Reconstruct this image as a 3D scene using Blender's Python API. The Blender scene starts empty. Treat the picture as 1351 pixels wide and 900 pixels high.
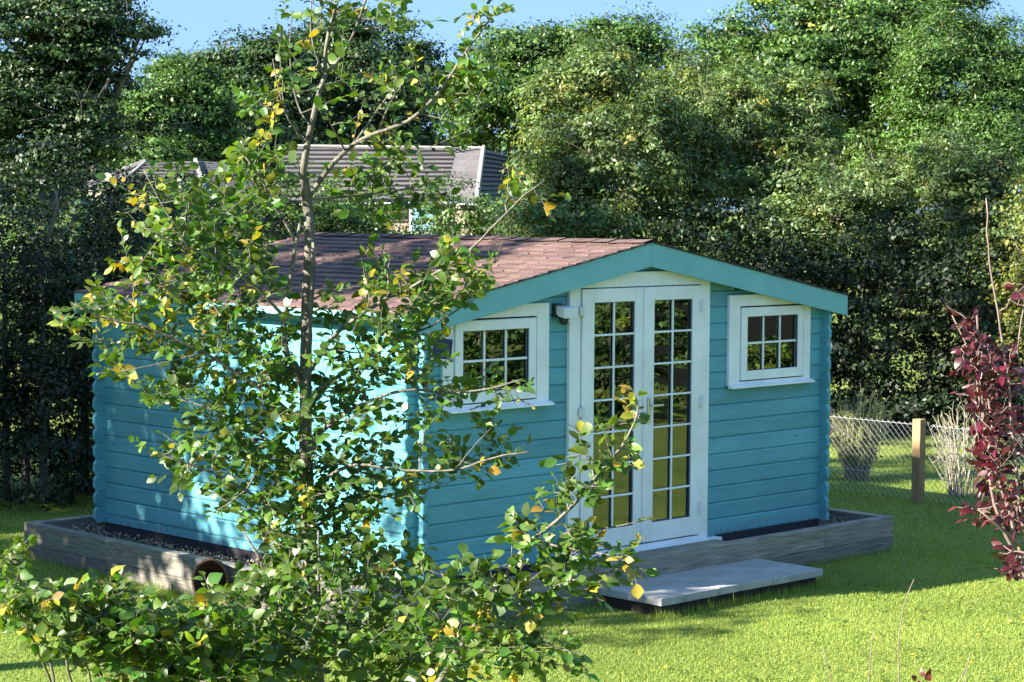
import bpy, math, random
import numpy as np
from mathutils import Vector, Matrix
rng = np.random.default_rng(7); random.seed(7)
R_ = math.radians
scene = bpy.context.scene
COL = scene.collection

# ------------------------------------------------------------------ camera
FPX = 2811.412; PITCH, YAW, ROLL = -3.733, -44.204, .356
CAM = np.array([-10.084, -11.348, 2.741])
_y, _p, _r = np.radians([YAW, PITCH, ROLL])
FW = np.array([-np.sin(_y)*np.cos(_p), np.cos(_y)*np.cos(_p), np.sin(_p)])
_rt = np.array([np.cos(_y), np.sin(_y), 0]); _up = np.cross(_rt, FW)
RT = _rt*np.cos(_r) + _up*np.sin(_r); UP = -_rt*np.sin(_r) + _up*np.cos(_r)
cd = bpy.data.cameras.new('camera'); cam = bpy.data.objects.new('camera', cd); COL.objects.link(cam)
cd.sensor_width = 36; cd.lens = FPX/1351*36; cd.clip_start = .1; cd.clip_end = 2000
cam.matrix_world = Matrix(((RT[0], UP[0], -FW[0], CAM[0]), (RT[1], UP[1], -FW[1], CAM[1]), (RT[2], UP[2], -FW[2], CAM[2]), (0, 0, 0, 1)))
scene.camera = cam
def at(u, v, d):
    """world point that stands d metres away in the direction measured in the photograph"""
    return CAM + (FW + RT*(u-675.5)/FPX - UP*(v-450)/FPX)*d
def on_ground(u, v, z): 
    r = at(u, v, 1) - CAM
    return CAM + r*(z-CAM[2])/r[2]
GZ = -.31

# ------------------------------------------------------------------ light
SUN_EL, SUN_AZ = R_(28.5), R_(180-21)     # azimuth of the sun seen from the scene (math angle from +x)
sdir = Vector((math.cos(SUN_EL)*math.cos(SUN_AZ), math.cos(SUN_EL)*math.sin(SUN_AZ), math.sin(SUN_EL)))
sl = bpy.data.lights.new('sun', 'SUN'); sl.energy = 5.0; sl.angle = R_(.5); sl.color = (1, .93, .8)
so = bpy.data.objects.new('sun', sl); COL.objects.link(so); so.rotation_euler = sdir.to_track_quat('Z', 'Y').to_euler(); so.location = (-30, 10, 30)
w = bpy.data.worlds.new('World'); scene.world = w; w.use_nodes = True
nt = w.node_tree; bg = nt.nodes['Background']
sky = nt.nodes.new('ShaderNodeTexSky'); sky.sky_type = 'NISHITA'; sky.sun_disc = False
sky.sun_elevation = SUN_EL; sky.sun_rotation = math.pi/2 - SUN_AZ; sky.air_density = 1.0; sky.dust_density = .1; sky.ozone_density = 3.0; sky.altitude = 3000
gm = nt.nodes.new('ShaderNodeGamma'); gm.inputs[1].default_value = .12; nt.links.new(sky.outputs[0], gm.inputs[0])   # gamma flattens the brightness range of the sky
tn = nt.nodes.new('ShaderNodeMix'); tn.data_type = 'RGBA'; tn.blend_type = 'MULTIPLY'; tn.inputs[0].default_value = 1; tn.inputs[7].default_value = (.72, 1.22, 1.95, 1)
nt.links.new(gm.outputs[0], tn.inputs[6]); nt.links.new(tn.outputs[2], bg.inputs[0]); bg.inputs[1].default_value = .12
scene.view_settings.view_transform = 'Standard'; scene.view_settings.look = 'None'
scene.view_settings.exposure = 2.12; scene.view_settings.gamma = 1
scene.cycles.max_bounces = 8; scene.cycles.transparent_max_bounces = 8
scene.cycles.diffuse_bounces = 3; scene.cycles.glossy_bounces = 3; scene.cycles.transmission_bounces = 4
scene.cycles.caustics_reflective = False; scene.cycles.caustics_refractive = False
scene.cycles.sample_clamp_indirect = 4

# ------------------------------------------------------------------ materials
MATS = {}
def mat(name, col=(.5, .5, .5), rough=.6, var=0, scale=8., bump=0, bscale=None, stretch=(1, 1, 1), col2=None, metal=0, spec=.5, tint=False, trans=0, detail=6, coat=0):
    m = bpy.data.materials.new(name); m.use_nodes = True; t = m.node_tree; N = t.nodes; L = t.links
    b = N['Principled BSDF']; b.inputs['Roughness'].default_value = rough; b.inputs['Metallic'].default_value = metal
    b.inputs['Specular IOR Level'].default_value = spec; b.inputs['Coat Weight'].default_value = coat
    out = None
    if var or bump or col2:
        tc = N.new('ShaderNodeTexCoord'); mp = N.new('ShaderNodeMapping'); mp.inputs['Scale'].default_value = stretch
        L.new(tc.outputs['Object'], mp.inputs[0])
    if col2 or var:
        nz = N.new('ShaderNodeTexNoise'); nz.inputs['Scale'].default_value = scale; nz.inputs['Detail'].default_value = detail; nz.inputs['Roughness'].default_value = .65
        L.new(mp.outputs[0], nz.inputs[0]); rp = N.new('ShaderNodeValToRGB'); L.new(nz.outputs[0], rp.inputs[0])
        c2 = col2 if col2 else tuple(max(0, c*(1-var)) for c in col); c1 = col if col2 else tuple(min(1, c*(1+var)) for c in col)
        rp.color_ramp.elements[0].position = .32; rp.color_ramp.elements[1].position = .68
        rp.color_ramp.elements[0].color = (*c2, 1); rp.color_ramp.elements[1].color = (*c1, 1); out = rp.outputs[0]
    else:
        rgb = N.new('ShaderNodeRGB'); rgb.outputs[0].default_value = (*col, 1); out = rgb.outputs[0]
    if tint:
        a = N.new('ShaderNodeAttribute'); a.attribute_name = 'tint'; mx = N.new('ShaderNodeMix'); mx.data_type = 'RGBA'; mx.blend_type = 'MULTIPLY'; mx.inputs[0].default_value = 1
        L.new(out, mx.inputs[6]); L.new(a.outputs['Color'], mx.inputs[7]); out = mx.outputs[2]
    L.new(out, b.inputs['Base Color'])
    if bump:
        n2 = N.new('ShaderNodeTexNoise'); n2.inputs['Scale'].default_value = bscale or scale; n2.inputs['Detail'].default_value = 5; L.new(mp.outputs[0], n2.inputs[0])
        bp = N.new('ShaderNodeBump'); bp.inputs['Strength'].default_value = bump; bp.inputs['Distance'].default_value = .01
        L.new(n2.outputs[0], bp.inputs['Height']); L.new(bp.outputs[0], b.inputs['Normal'])
    if trans:
        tr = N.new('ShaderNodeBsdfTranslucent'); hs = N.new('ShaderNodeMix'); hs.data_type = 'RGBA'; hs.blend_type = 'MULTIPLY'; hs.inputs[0].default_value = 1
        hs.inputs[7].default_value = (1.5, 1.5, .55, 1); L.new(out, hs.inputs[6]); L.new(hs.outputs[2], tr.inputs[0])
        ms = N.new('ShaderNodeMixShader'); ms.inputs[0].default_value = trans; L.new(b.outputs[0], ms.inputs[1]); L.new(tr.outputs[0], ms.inputs[2])
        L.new(ms.outputs[0], N['Material Output'].inputs[0])
    MATS[name] = m; return m
wood_st = (1, 1, 9)
mat('paint_teal', (.112, .355, .435), .5, tint=True, var=.14, scale=5, bump=.25, bscale=60, stretch=(.25, .25, 1.6), spec=.35)
mat('paint_teal_lit', (.17, .43, .46), .5, var=.08, scale=4, bump=.2, bscale=40, spec=.35)  # same teal paint, lightened: the stronger light on these boards is in the colour
mat('upvc', (.88, .91, .95), .35, col2=(.70, .73, .74), scale=2.2)
mat('seal', (.05, .07, .1), .5)
mat('shingle', (.175, .102, .09), .9, col2=(.10, .058, .053), scale=60, bump=.8, bscale=150, tint=True)
mat('felt_edge', (.03, .025, .03), .9)
mat('sleeper', (.30, .27, .23), .85, col2=(.11, .10, .09), scale=13, bump=.8, bscale=26, stretch=(.3, .3, 5), tint=True, detail=12)
mat('old_wood', (.22, .16, .10), .8, var=.3, scale=10, bump=.5, stretch=(1, 1, .2))
mat('post_wood', (.30, .19, .09), .75, var=.25, scale=14, bump=.4, stretch=(2, 2, .3))
mat('floorwood', (.25, .17, .1), .6, var=.2, scale=8)
mat('gravel', (.26, .22, .18), .9, tint=True, var=.2, scale=30)
mat('soil', (.05, .04, .03), .95, var=.3, scale=9, bump=.6)
mat('slab', (.42, .42, .42), .85, col2=(.26, .26, .25), scale=3.5, bump=.3, bscale=90)
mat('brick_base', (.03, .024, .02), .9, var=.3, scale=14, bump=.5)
mat('black_plastic', (.015, .015, .02), .35)
mat('white_plastic', (.7, .72, .74), .35)
mat('navy', (.012, .02, .10), .35)
mat('navy_faint', (.06, .08, .2), .4)
mat('chrome', (.75, .76, .8), .18, metal=1)
mat('wire', (.42, .42, .44), .5, metal=.6)
mat('rust', (.08, .035, .022), .85, col2=(.022, .012, .01), scale=20, bump=.9, bscale=35)
mat('bark_young', (.20, .185, .145), .8, col2=(.05, .045, .035), scale=34, bump=.7, bscale=60, stretch=(1, 1, .5))
mat('bark', (.22, .19, .15), .9, col2=(.05, .04, .03), scale=6, bump=.8, bscale=12)
mat('bark_pale', (.34, .30, .22), .85, var=.2, scale=9)
mat('bark_red', (.2, .135, .115), .8, var=.25, scale=20)
mat('leaf_young', (.052, .118, .014), .46, tint=True, trans=.38, spec=.55)
mat('leaf_red', (.038, .007, .013), .4, tint=True, trans=.25, spec=.5)
mat('leaf_shade', (.014, .03, .011), .5, tint=True, trans=.15, spec=.4)  # leaf copy for the gloomy hedges, their deep shade put into the base colour
mat('leaf_dark', (.032, .068, .02), .45, tint=True, trans=.22, spec=.4)
mat('leaf_mid', (.060, .122, .026), .45, tint=True, trans=.25, spec=.4)
mat('leaf_willow', (.095, .152, .052), .46, tint=True, trans=.33, spec=.45)
mat('leaf_cream', (.27, .31, .10), .6, tint=True, trans=.25)
mat('blade', (.23, .31, .055), .55, tint=True, trans=.3, spec=.3)
mat('tile_grey', (.10, .092, .095), .8, var=.18, scale=3, bump=.2, tint=True)
mat('ridge_tile', (.25, .24, .23), .8, var=.15, scale=3)
mat('render_wall', (.28, .22, .17), .9, var=.15, scale=2)
mat('far_glass', (.15, .25, .35), .1)
mat('roof_slate', (.20, .18, .18), .85, var=.15, scale=2)

# the painted logs: knots showing through and soil splashed along the bottom boards
_m = MATS['paint_teal']; _t = _m.node_tree; _N = _t.nodes; _L = _t.links; _b = _N['Principled BSDF']; _src = _b.inputs['Base Color'].links[0].from_socket
_tc = _N.new('ShaderNodeTexCoord'); _mp = _N.new('ShaderNodeMapping'); _mp.inputs['Scale'].default_value = (1.7, 1.7, 6.5); _L.new(_tc.outputs['Object'], _mp.inputs[0])
_vo = _N.new('ShaderNodeTexVoronoi'); _vo.inputs['Scale'].default_value = 1.25; _L.new(_mp.outputs[0], _vo.inputs[0])
_kr = _N.new('ShaderNodeValToRGB'); _kr.color_ramp.elements[0].position = .03; _kr.color_ramp.elements[0].color = (.62, .66, .66, 1); _kr.color_ramp.elements[1].position = .11; _L.new(_vo.outputs['Distance'], _kr.inputs[0])
_gm = _N.new('ShaderNodeMapping'); _gm.inputs['Scale'].default_value = (1.2, 1.2, 70); _L.new(_tc.outputs['Object'], _gm.inputs[0])
_gn = _N.new('ShaderNodeTexNoise'); _gn.inputs['Scale'].default_value = 2.0; _gn.inputs['Detail'].default_value = 4; _L.new(_gm.outputs[0], _gn.inputs[0])
_gr = _N.new('ShaderNodeValToRGB'); _gr.color_ramp.elements[0].position = .35; _gr.color_ramp.elements[0].color = (.86, .88, .88, 1); _gr.color_ramp.elements[1].position = .6; _L.new(_gn.outputs[0], _gr.inputs[0])
def _mul(a, c_):
    x = _N.new('ShaderNodeMix'); x.data_type = 'RGBA'; x.blend_type = 'MULTIPLY'; x.inputs[0].default_value = 1; _L.new(a, x.inputs[6]); _L.new(c_, x.inputs[7]); return x.outputs[2]
_c = _mul(_mul(_src, _kr.outputs[0]), _gr.outputs[0])
_sp = _N.new('ShaderNodeSeparateXYZ'); _L.new(_tc.outputs['Object'], _sp.inputs[0]); _mr = _N.new('ShaderNodeMapRange'); _mr.inputs['From Min'].default_value = .13; _mr.inputs['From Max'].default_value = 0; _L.new(_sp.outputs['Z'], _mr.inputs[0])
_dn = _N.new('ShaderNodeTexNoise'); _dn.inputs['Scale'].default_value = 22; _dn.inputs['Detail'].default_value = 8; _L.new(_tc.outputs['Object'], _dn.inputs[0])
_ma = _N.new('ShaderNodeMath'); _ma.operation = 'MULTIPLY'; _L.new(_mr.outputs[0], _ma.inputs[0]); _dr = _N.new('ShaderNodeValToRGB'); _dr.color_ramp.elements[0].position = .48; _dr.color_ramp.elements[1].position = .7; _L.new(_dn.outputs[0], _dr.inputs[0]); _L.new(_dr.outputs[0], _ma.inputs[1])
_x = _N.new('ShaderNodeMix'); _x.data_type = 'RGBA'; _L.new(_ma.outputs[0], _x.inputs[0]); _L.new(_c, _x.inputs[6]); _x.inputs[7].default_value = (.16, .14, .10, 1); _L.new(_x.outputs[2], _b.inputs['Base Color'])
# lawn
m = bpy.data.materials.new('lawn'); m.use_nodes = True; t = m.node_tree; N = t.nodes; L = t.links; b = N['Principled BSDF']
b.inputs['Roughness'].default_value = .9; b.inputs['Specular IOR Level'].default_value = .15
tc = N.new('ShaderNodeTexCoord')
def _n(sc, det=6):
    n = N.new('ShaderNodeTexNoise'); n.inputs['Scale'].default_value = sc; n.inputs['Detail'].default_value = det; L.new(tc.outputs['Object'], n.inputs[0]); return n
n1 = _n(.9); n2 = _n(35, 3); rp = N.new('ShaderNodeValToRGB'); L.new(n1.outputs[0], rp.inputs[0])
rp.color_ramp.elements[0].color = (.14, .20, .04, 1); rp.color_ramp.elements[1].color = (.23, .28, .065, 1); rp.color_ramp.elements[0].position = .35; rp.color_ramp.elements[1].position = .65
r2 = N.new('ShaderNodeValToRGB'); L.new(n2.outputs[0], r2.inputs[0]); r2.color_ramp.elements[0].color = (.45, .5, .4, 1); r2.color_ramp.elements[0].position = .3; r2.color_ramp.elements[1].position = .6
mx = N.new('ShaderNodeMix'); mx.data_type = 'RGBA'; mx.blend_type = 'MULTIPLY'; mx.inputs[0].default_value = 1
L.new(rp.outputs[0], mx.inputs[6]); L.new(r2.outputs[0], mx.inputs[7]); L.new(mx.outputs[2], b.inputs['Base Color'])
bp = N.new('ShaderNodeBump'); bp.inputs['Strength'].default_value = 1; bp.inputs['Distance'].default_value = .03; L.new(n2.outputs[0], bp.inputs['Height']); L.new(bp.outputs[0], b.inputs['Normal'])
MATS['lawn'] = m

# window glass: clear pane with a strong double-glazed reflection
m = bpy.data.materials.new('pane'); m.use_nodes = True; t = m.node_tree; N = t.nodes; L = t.links; N.remove(N['Principled BSDF'])
gl = N.new('ShaderNodeBsdfGlossy'); gl.inputs['Roughness'].default_value = .005; gl.inputs[0].default_value = (.95, 1, .97, 1)
tr = N.new('ShaderNodeBsdfTransparent'); tr.inputs[0].default_value = (.75, .8, .78, 1)
fr = N.new('ShaderNodeFresnel'); fr.inputs[0].default_value = 2.4
ms = N.new('ShaderNodeMixShader'); L.new(fr.outputs[0], ms.inputs[0]); L.new(tr.outputs[0], ms.inputs[1]); L.new(gl.outputs[0], ms.inputs[2]); L.new(ms.outputs[0], N['Material Output'].inputs[0])
MATS['pane'] = m

# ------------------------------------------------------------------ mesh collector
class MB:
    def __init__(s): s.V = []; s.F = []; s.T = []; s.n = 0
    def add(s, verts, faces, tint=None):
        verts = np.asarray(verts, float).reshape(-1, 3); s.V.append(verts)
        s.F += [tuple(i+s.n for i in f) for f in faces]; s.n += len(verts)
        s.T += [tint or (1, 1, 1)]*len(faces)
    def box(s, x0, x1, y0, y1, z0, z1, tint=None):
        v = [(x, y, z) for x in (x0, x1) for y in (y0, y1) for z in (z0, z1)]
        s.add(v, [(0, 1, 3, 2), (4, 6, 7, 5), (0, 4, 5, 1), (2, 3, 7, 6), (0, 2, 6, 4), (1, 5, 7, 3)], tint)
    def prism(s, poly, n, h, tint=None):
        """poly: 3D polygon points, extruded along vector n*h"""
        P = np.array(poly, float); Q = P + np.array(n, float)*h; k = len(P)
        s.add(np.vstack([P, Q]), [tuple(range(k))[::-1], tuple(range(k, 2*k))] + [(i, (i+1) % k, k+(i+1) % k, k+i) for i in range(k)], tint)
    def tube(s, pts, rad, sides=6, cap=True):
        P = np.array(pts, float); n = len(P); rad = np.broadcast_to(rad, (n,)) if np.ndim(rad) else np.full(n, rad)
        T = np.gradient(P, axis=0); T /= np.linalg.norm(T, axis=1)[:, None]+1e-9
        ref = np.array([.3, .9, .1]) if abs(T[0][2]) > .7 else np.array([0, 0, 1.])
        A = np.cross(T, ref); A /= np.linalg.norm(A, axis=1)[:, None]+1e-9; B = np.cross(T, A)
        an = np.arange(sides)*2*np.pi/sides
        V = P[:, None, :] + rad[:, None, None]*(np.cos(an)[None, :, None]*A[:, None, :] + np.sin(an)[None, :, None]*B[:, None, :])
        F = [(i*sides+j, i*sides+(j+1) % sides, (i+1)*sides+(j+1) % sides, (i+1)*sides+j) for i in range(n-1) for j in range(sides)]
        if cap: F += [tuple(range(sides))[::-1], tuple(range((n-1)*sides, n*sides))]
        s.add(V.reshape(-1, 3), F)
    def build(s, name, m, parent=None, smooth=False, bevel=0, tint=False):
        me = bpy.data.meshes.new(name); V = np.vstack(s.V)
        me.from_pydata(V.tolist(), [], s.F); me.materials.append(MATS[m])
        if tint:
            a = me.attributes.new('tint', 'FLOAT_COLOR', 'FACE'); c = np.ones((len(s.F), 4)); c[:, :3] = s.T; a.data.foreach_set('color', c.ravel())
        if smooth: me.polygons.foreach_set('use_smooth', [True]*len(me.polygons))
        me.update(); o = bpy.data.objects.new(name, me); COL.objects.link(o)
        if parent: o.parent = parent
        if bevel:
            md = o.modifiers.new('bevel', 'BEVEL'); md.width = bevel; md.segments = 2; md.limit_method = 'ANGLE'
        return o
def fast_mesh(name, V, F, m, parent=None, tint=None, smooth=False):
    """V (n,3), F (k,m) constant face size"""
    me = bpy.data.meshes.new(name); k, q = F.shape
    me.vertices.add(len(V)); me.vertices.foreach_set('co', np.ascontiguousarray(V, dtype=np.float32).ravel())
    me.loops.add(k*q); me.loops.foreach_set('vertex_index', np.ascontiguousarray(F, dtype=np.int32).ravel())
    me.polygons.add(k); me.polygons.foreach_set('loop_start', np.arange(0, k*q, q, dtype=np.int32)); me.polygons.foreach_set('loop_total', np.full(k, q, dtype=np.int32))
    if smooth: me.polygons.foreach_set('use_smooth', np.ones(k, dtype=bool))
    me.materials.append(MATS[m])
    if tint is not None:
        a = me.attributes.new('tint', 'FLOAT_COLOR', 'FACE'); c = np.ones((k, 4), dtype=np.float32); c[:, :3] = tint; a.data.foreach_set('color', c.ravel())
    me.update(calc_edges=True); o = bpy.data.objects.new(name, me); COL.objects.link(o)
    if parent: o.parent = parent
    return o
def tag(o, label=None, cat=None, group=None, kind=None):
    if label: o['label'] = label
    if cat: o['category'] = cat
    if group: o['group'] = group
    if kind: o['kind'] = kind
    return o
def empty(name, loc, label, cat, group=None):
    o = bpy.data.objects.new(name, None); COL.objects.link(o); o.location = Vector(loc); o.empty_display_size = .2
    tag(o, label, cat, group); EM.append(o); return o
EM = []
def nrm(a): return a/(np.linalg.norm(a, axis=-1, keepdims=True)+1e-9)

# ------------------------------------------------------------------ leaves
def quad_leaves(C_, A, Nn, Ln, Wd):
    """simple folded leaf: 4 verts, one quad folded over its midrib"""
    S = nrm(np.cross(A, Nn)); Nn = nrm(np.cross(S, A)); n = len(C_)
    Ln = Ln[:, None]; Wd = Wd[:, None]
    V = np.stack([C_ - A*Ln*.5, C_ - A*Ln*.02 + S*Wd*.5 + Nn*Wd*.16, C_ + A*Ln*.5 - Nn*Ln*.12, C_ - A*Ln*.02 - S*Wd*.5 + Nn*Wd*.16], 1).reshape(-1, 3)
    return V, np.arange(4*n).reshape(n, 4)
def fine_leaves(C_, A, Nn, Ln, Wd):
    """curved, folded, toothed leaf: base C_, 11 verts, 8 triangles/quads (as quads)"""
    n = len(C_); S = nrm(np.cross(A, Nn)); Nn = nrm(np.cross(S, A)); Ln = Ln[:, None]; Wd = Wd[:, None]
    droop = rng.uniform(-.1, .5, (n, 1)); fold = rng.uniform(-.1, .5, (n, 1)); tw = rng.uniform(-.35, .35, (n, 1))
    def P(f, s, up=0): return C_ + A*Ln*f + S*Wd*s - Nn*Ln*droop*f*f + Nn*Wd*(abs(s)*fold + s*tw*f*2 + up)
    j = lambda: rng.normal(0, .035, (n, 1))
    V = np.stack([P(0, 0), P(.3, 0), P(.62, 0), P(1, 0),
                  P(.12, .30+j()), P(.42, .53+j()), P(.74, .36+j()), P(.12, -.30+j()), P(.42, -.53+j()), P(.74, -.36+j())], 1)
    q = np.array([(0, 1, 5, 4), (1, 2, 6, 5), (2, 3, 3, 6), (0, 7, 8, 1), (1, 8, 9, 2), (2, 9, 3, 3)])
    tri = []
    for f in q:
        f = list(dict.fromkeys(f))
        for i in range(1, len(f)-1): tri.append((f[0], f[i], f[i+1]))
    tri = np.array(tri)
    F = (np.arange(n)[:, None, None]*10 + tri[None]).reshape(-1, 3)
    return V.reshape(-1, 3), F, len(tri)
UPV = np.array([0, 0, 1.])

def crown(blobs, leaf, nl, clump=.5, per=60, flat=.6, tintv=.34, yellow=0., upright=0., aspect=.5, ragged=.4, hollow=.5, sub=5):
    """blobs: (centre xyz, radii xyz). leaves gather in clumps on and inside the blobs' shells. returns V,F,tint"""
    bb = list(blobs)
    for b in blobs:                                     # smaller boughs bulging out of each big one
        for _ in range(sub):
            dd_ = nrm(rng.normal(size=3)); s_ = rng.uniform(.28, .5); bb.append((tuple(np.array(b[0])+dd_*np.array(b[1])*rng.uniform(.7, 1.0)), tuple(np.array(b[1])*s_)))
    blobs = bb
    vol = np.array([b[1][0]*b[1][2] + b[1][1]*b[1][2] for b in blobs]); nc = max(1, nl//per)
    per = int(per*1.7); nc = max(1, nl//per); idx = rng.choice(len(blobs), nc, p=vol/vol.sum())
    c = np.array([b[0] for b in blobs])[idx]; r = np.array([b[1] for b in blobs])[idx]
    d = nrm(rng.normal(size=(nc, 3))); rad = rng.uniform(hollow, 1, (nc, 1))**.5*(1+rng.normal(0, ragged*.5, (nc, 1)))
    cc = c + d*r*rad; cs = clump*np.where(rng.random(nc) < .5, rng.uniform(.35, .8, nc), rng.uniform(.8, 1.5, nc)); out = nrm(d*.8 + UPV*.35 + rng.normal(0, .25, (nc, 3)))
    ctint = np.clip(1+rng.normal(0, tintv, nc), .45, 1.7); cyel = rng.random(nc) < yellow
    k = np.repeat(np.arange(nc), per); n = len(k)
    e = nrm(rng.normal(size=(n, 3))); e[:, 2] = np.where(e[:, 2] < -.3, -e[:, 2]*.5, e[:, 2]); rr = rng.uniform(.35, 1, (n, 1))
    off = e*rr*cs[k][:, None]; off[:, 2] *= flat
    off += UPV*off[:, 2:3]*upright
    C_ = cc[k] + off
    Nn = nrm(e*.55 + out[k]*.55 + UPV*.35 + rng.normal(0, .42, (n, 3)))
    A = nrm(np.cross(Nn, rng.normal(size=(n, 3))) + UPV*upright - UPV*.15)
    Ln = leaf*rng.uniform(.65, 1.35, n)
    V, F = quad_leaves(C_, A, Nn, Ln, Ln*aspect*rng.uniform(.8, 1.3, n))
    t = np.ones((n, 3))*ctint[k][:, None]*rng.uniform(.55, 1.6, (n, 1))
    t[cyel[k]] *= np.array([1.75, 1.25, .9]); t[:, 0] *= rng.uniform(.85, 1.25, n)
    keep = C_[:, 2] > GZ
    t = t[keep]; F = F[keep]
    return V, F, t

def tree(name, label, cat, base, blobs, leaf, nl, m, bark='bark', trunk_r=.18, group=None, twigs=0, tws=1., **kw):
    root = empty(name, base, label, cat, group)
    base = np.array(base); inv = Matrix.Translation(-Vector(base))
    tb = MB(); top = max(blobs, key=lambda b: b[0][2])[0]; top = np.array(top)
    mid = (base+top)/2 + np.array([.03, .05, 0])*np.linalg.norm(top-base)
    ts = np.linspace(0, 1, 9)[:, None]; path = (1-ts)**2*base + 2*ts*(1-ts)*mid + ts**2*top
    tb.tube(path-base, trunk_r*(1-ts[:, 0]*.85), 9)
    for b in blobs:
        q = path[rng.integers(2, 6)]; c = np.array(b[0]); mm = (q+c)/2 + np.array([0, 0, -.12])*np.linalg.norm(c-q); pp = (1-ts)**2*q + 2*ts*(1-ts)*mm + ts**2*c
        tb.tube(pp-base, trunk_r*.5*(1-ts[:, 0]*.8), 6)
        for i in range(6):
            e = c + nrm(rng.normal(size=3))*np.array(b[1])*.95; s = pp[rng.integers(4, 9)]; h = (s+e)/2 + rng.normal(0, .1, 3)*np.array(b[1])
            tb.tube(np.array([s, h, e])-base, [trunk_r*.16, trunk_r*.1, trunk_r*.04], 4)
    if twigs:
        for i in range(twigs):
            b = blobs[rng.integers(len(blobs))]; d_ = nrm(rng.normal(size=3)-FW*.9+UPV*.2); s0 = np.array(b[0]); e0 = s0+d_*np.array(b[1])*1.02+nrm(d_+UPV*rng.uniform(-.2, 1)+rng.normal(0, .5, 3))*rng.uniform(.1, .45)*tws
            m0 = (s0+e0)/2+rng.normal(0, .08, 3)*tws; w0 = rng.uniform(.006, .010)*tws; tb.tube(np.array([s0, m0, e0])-base, [w0, w0*.7, w0*.3], 4)
            e1 = m0+nrm(e0-s0+rng.normal(0, .4, 3))*.3*tws; tb.tube(np.array([m0, e1])-base, [w0*.6, w0*.2], 4)
    tb.build('trunk', bark, root, smooth=True)
    V, F, t = crown(blobs, leaf, nl, **kw)
    fast_mesh('crown', V-base, F, m, root, tint=t)
    return root
#SECTIONS
# ================================================================== the log cabin
W, D, LH, TH = 4.732, 4.016, .135, .044
XM = W/2; AP = 2.429; SL = .189                   # ridge x, ridge height, roof slope
cab = empty('log_cabin', (0, 0, 0), 'teal painted timber log cabin with a brown shingle roof and white double doors', 'cabin')
def log(mb, a0, a1, z0, z1, axis, face, chL=True, chR=True, back=None):
    """one machined log along x (axis 0) or y (axis 1); face = plane coord and outward sign"""
    p, sgn = face; c = .026; g = .007; e = .011; g1 = .0015
    zl, zh = z0+g1, z1-g1
    def outline(i, ins):
        L = []
        if chL: L += [(a0+c+i, zl+ins), ]
        else: L += [(a0+i, zl+ins)]
        if chR: L += [(a1-c-i, zl+ins), (a1-i, zl+c+.01), (a1-i, zh-c-.01), (a1-c-i, zh-ins)]
        else: L += [(a1-i, zl+ins), (a1-i, zh-ins)]
        if chL: L += [(a0+c+i, zh-ins), (a0+i, zh-c-.01), (a0+i, zl+c+.01)]
        else: L += [(a0+i, zh-ins)]
        return L
    def P(a, d, z): return (a, d, z) if axis == 0 else (d, a, z)
    o1 = outline(0, 0); o2 = outline(.004, e)
    n = len(o1); q = p - sgn*TH; tt_ = random.uniform(.88, 1.1)
    V = [P(a, q, z) for a, z in o1] + [P(a, p-sgn*g, z) for a, z in o1] + [P(a, p, z) for a, z in o2]
    F = [tuple(range(n))[::-1], tuple(range(2*n, 3*n))] + [(i, (i+1) % n, n+(i+1) % n, n+i) for i in range(n)] + [(n+i, n+(i+1) % n, 2*n+(i+1) % n, 2*n+i) for i in range(n)]
    mb.add(V, F, (tt_, tt_*random.uniform(.98, 1.02), tt_))
def roofx(z):            # half width of the gable at height z (underside of roof)
    return (AP-.05-z)/SL
OPEN = [(.30, 1.24, 1.24, 1.90), (3.50, 4.44, 1.24, 1.90), (1.60, 3.12, -.1, 2.12)]
fw_ = MB()
nk = 17
for k in range(nk):
    z0, z1 = k*LH, (k+1)*LH
    hw = roofx(z1)
    xa, xb = -.10, W+.10; ca = cb = True
    if XM-hw > xa: xa, xb, ca, cb = XM-hw, XM+hw, False, False
    if hw < .15: break
    segs = [(xa, xb, ca, cb)]
    for (ox0, ox1, oz0, oz1) in OPEN:
        if z0+.03 < oz1 and z1-.03 > oz0:
            ns = []
            for a, b_, c1, c2 in segs:
                if ox1 <= a or ox0 >= b_: ns.append((a, b_, c1, c2)); continue
                if ox0 > a+.01: ns.append((a, ox0, c1, False))
                if ox1 < b_-.01: ns.append((ox1, b_, False, c2))
            segs = ns
    for a, b_, c1, c2 in segs: log(fw_, a, b_, z0, z1, 0, (0, -1), c1, c2)
fwall = fw_.build('front_wall', 'paint_teal', cab, tint=True)
bw = MB()
for k in range(nk):
    z0, z1 = k*LH, (k+1)*LH; hw = roofx(z1); xa, xb, c_ = -.10, W+.10, True
    if XM-hw > xa: xa, xb, c_ = XM-hw, XM+hw, False
    if hw < .15: break
    log(bw, xa, xb, z0, z1, 0, (D, 1), c_, c_)
bw.build('rear_wall', 'paint_teal', cab, tint=True)
for nm, x, s in (('side_wall', 0, -1), ('side_wall', W, 1)):
    sw = MB()
    for k in range(-1, 14):
        z0, z1 = (k+.5)*LH, (k+1.5)*LH
        if k == -1: z0 = 0
        z1 = min(z1, AP-.05-SL*XM-.01)
        if z1-z0 < .03: break
        if z1-z0 < .09: sw.box(x if s < 0 else x-TH, x+TH if s < 0 else x, -.085, D+.085, z0, z1)
        else: log(sw, -.085, D+.085, z0, z1, 1, (x, s))
    sw.build(nm, 'paint_teal', cab, tint=True)
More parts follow.
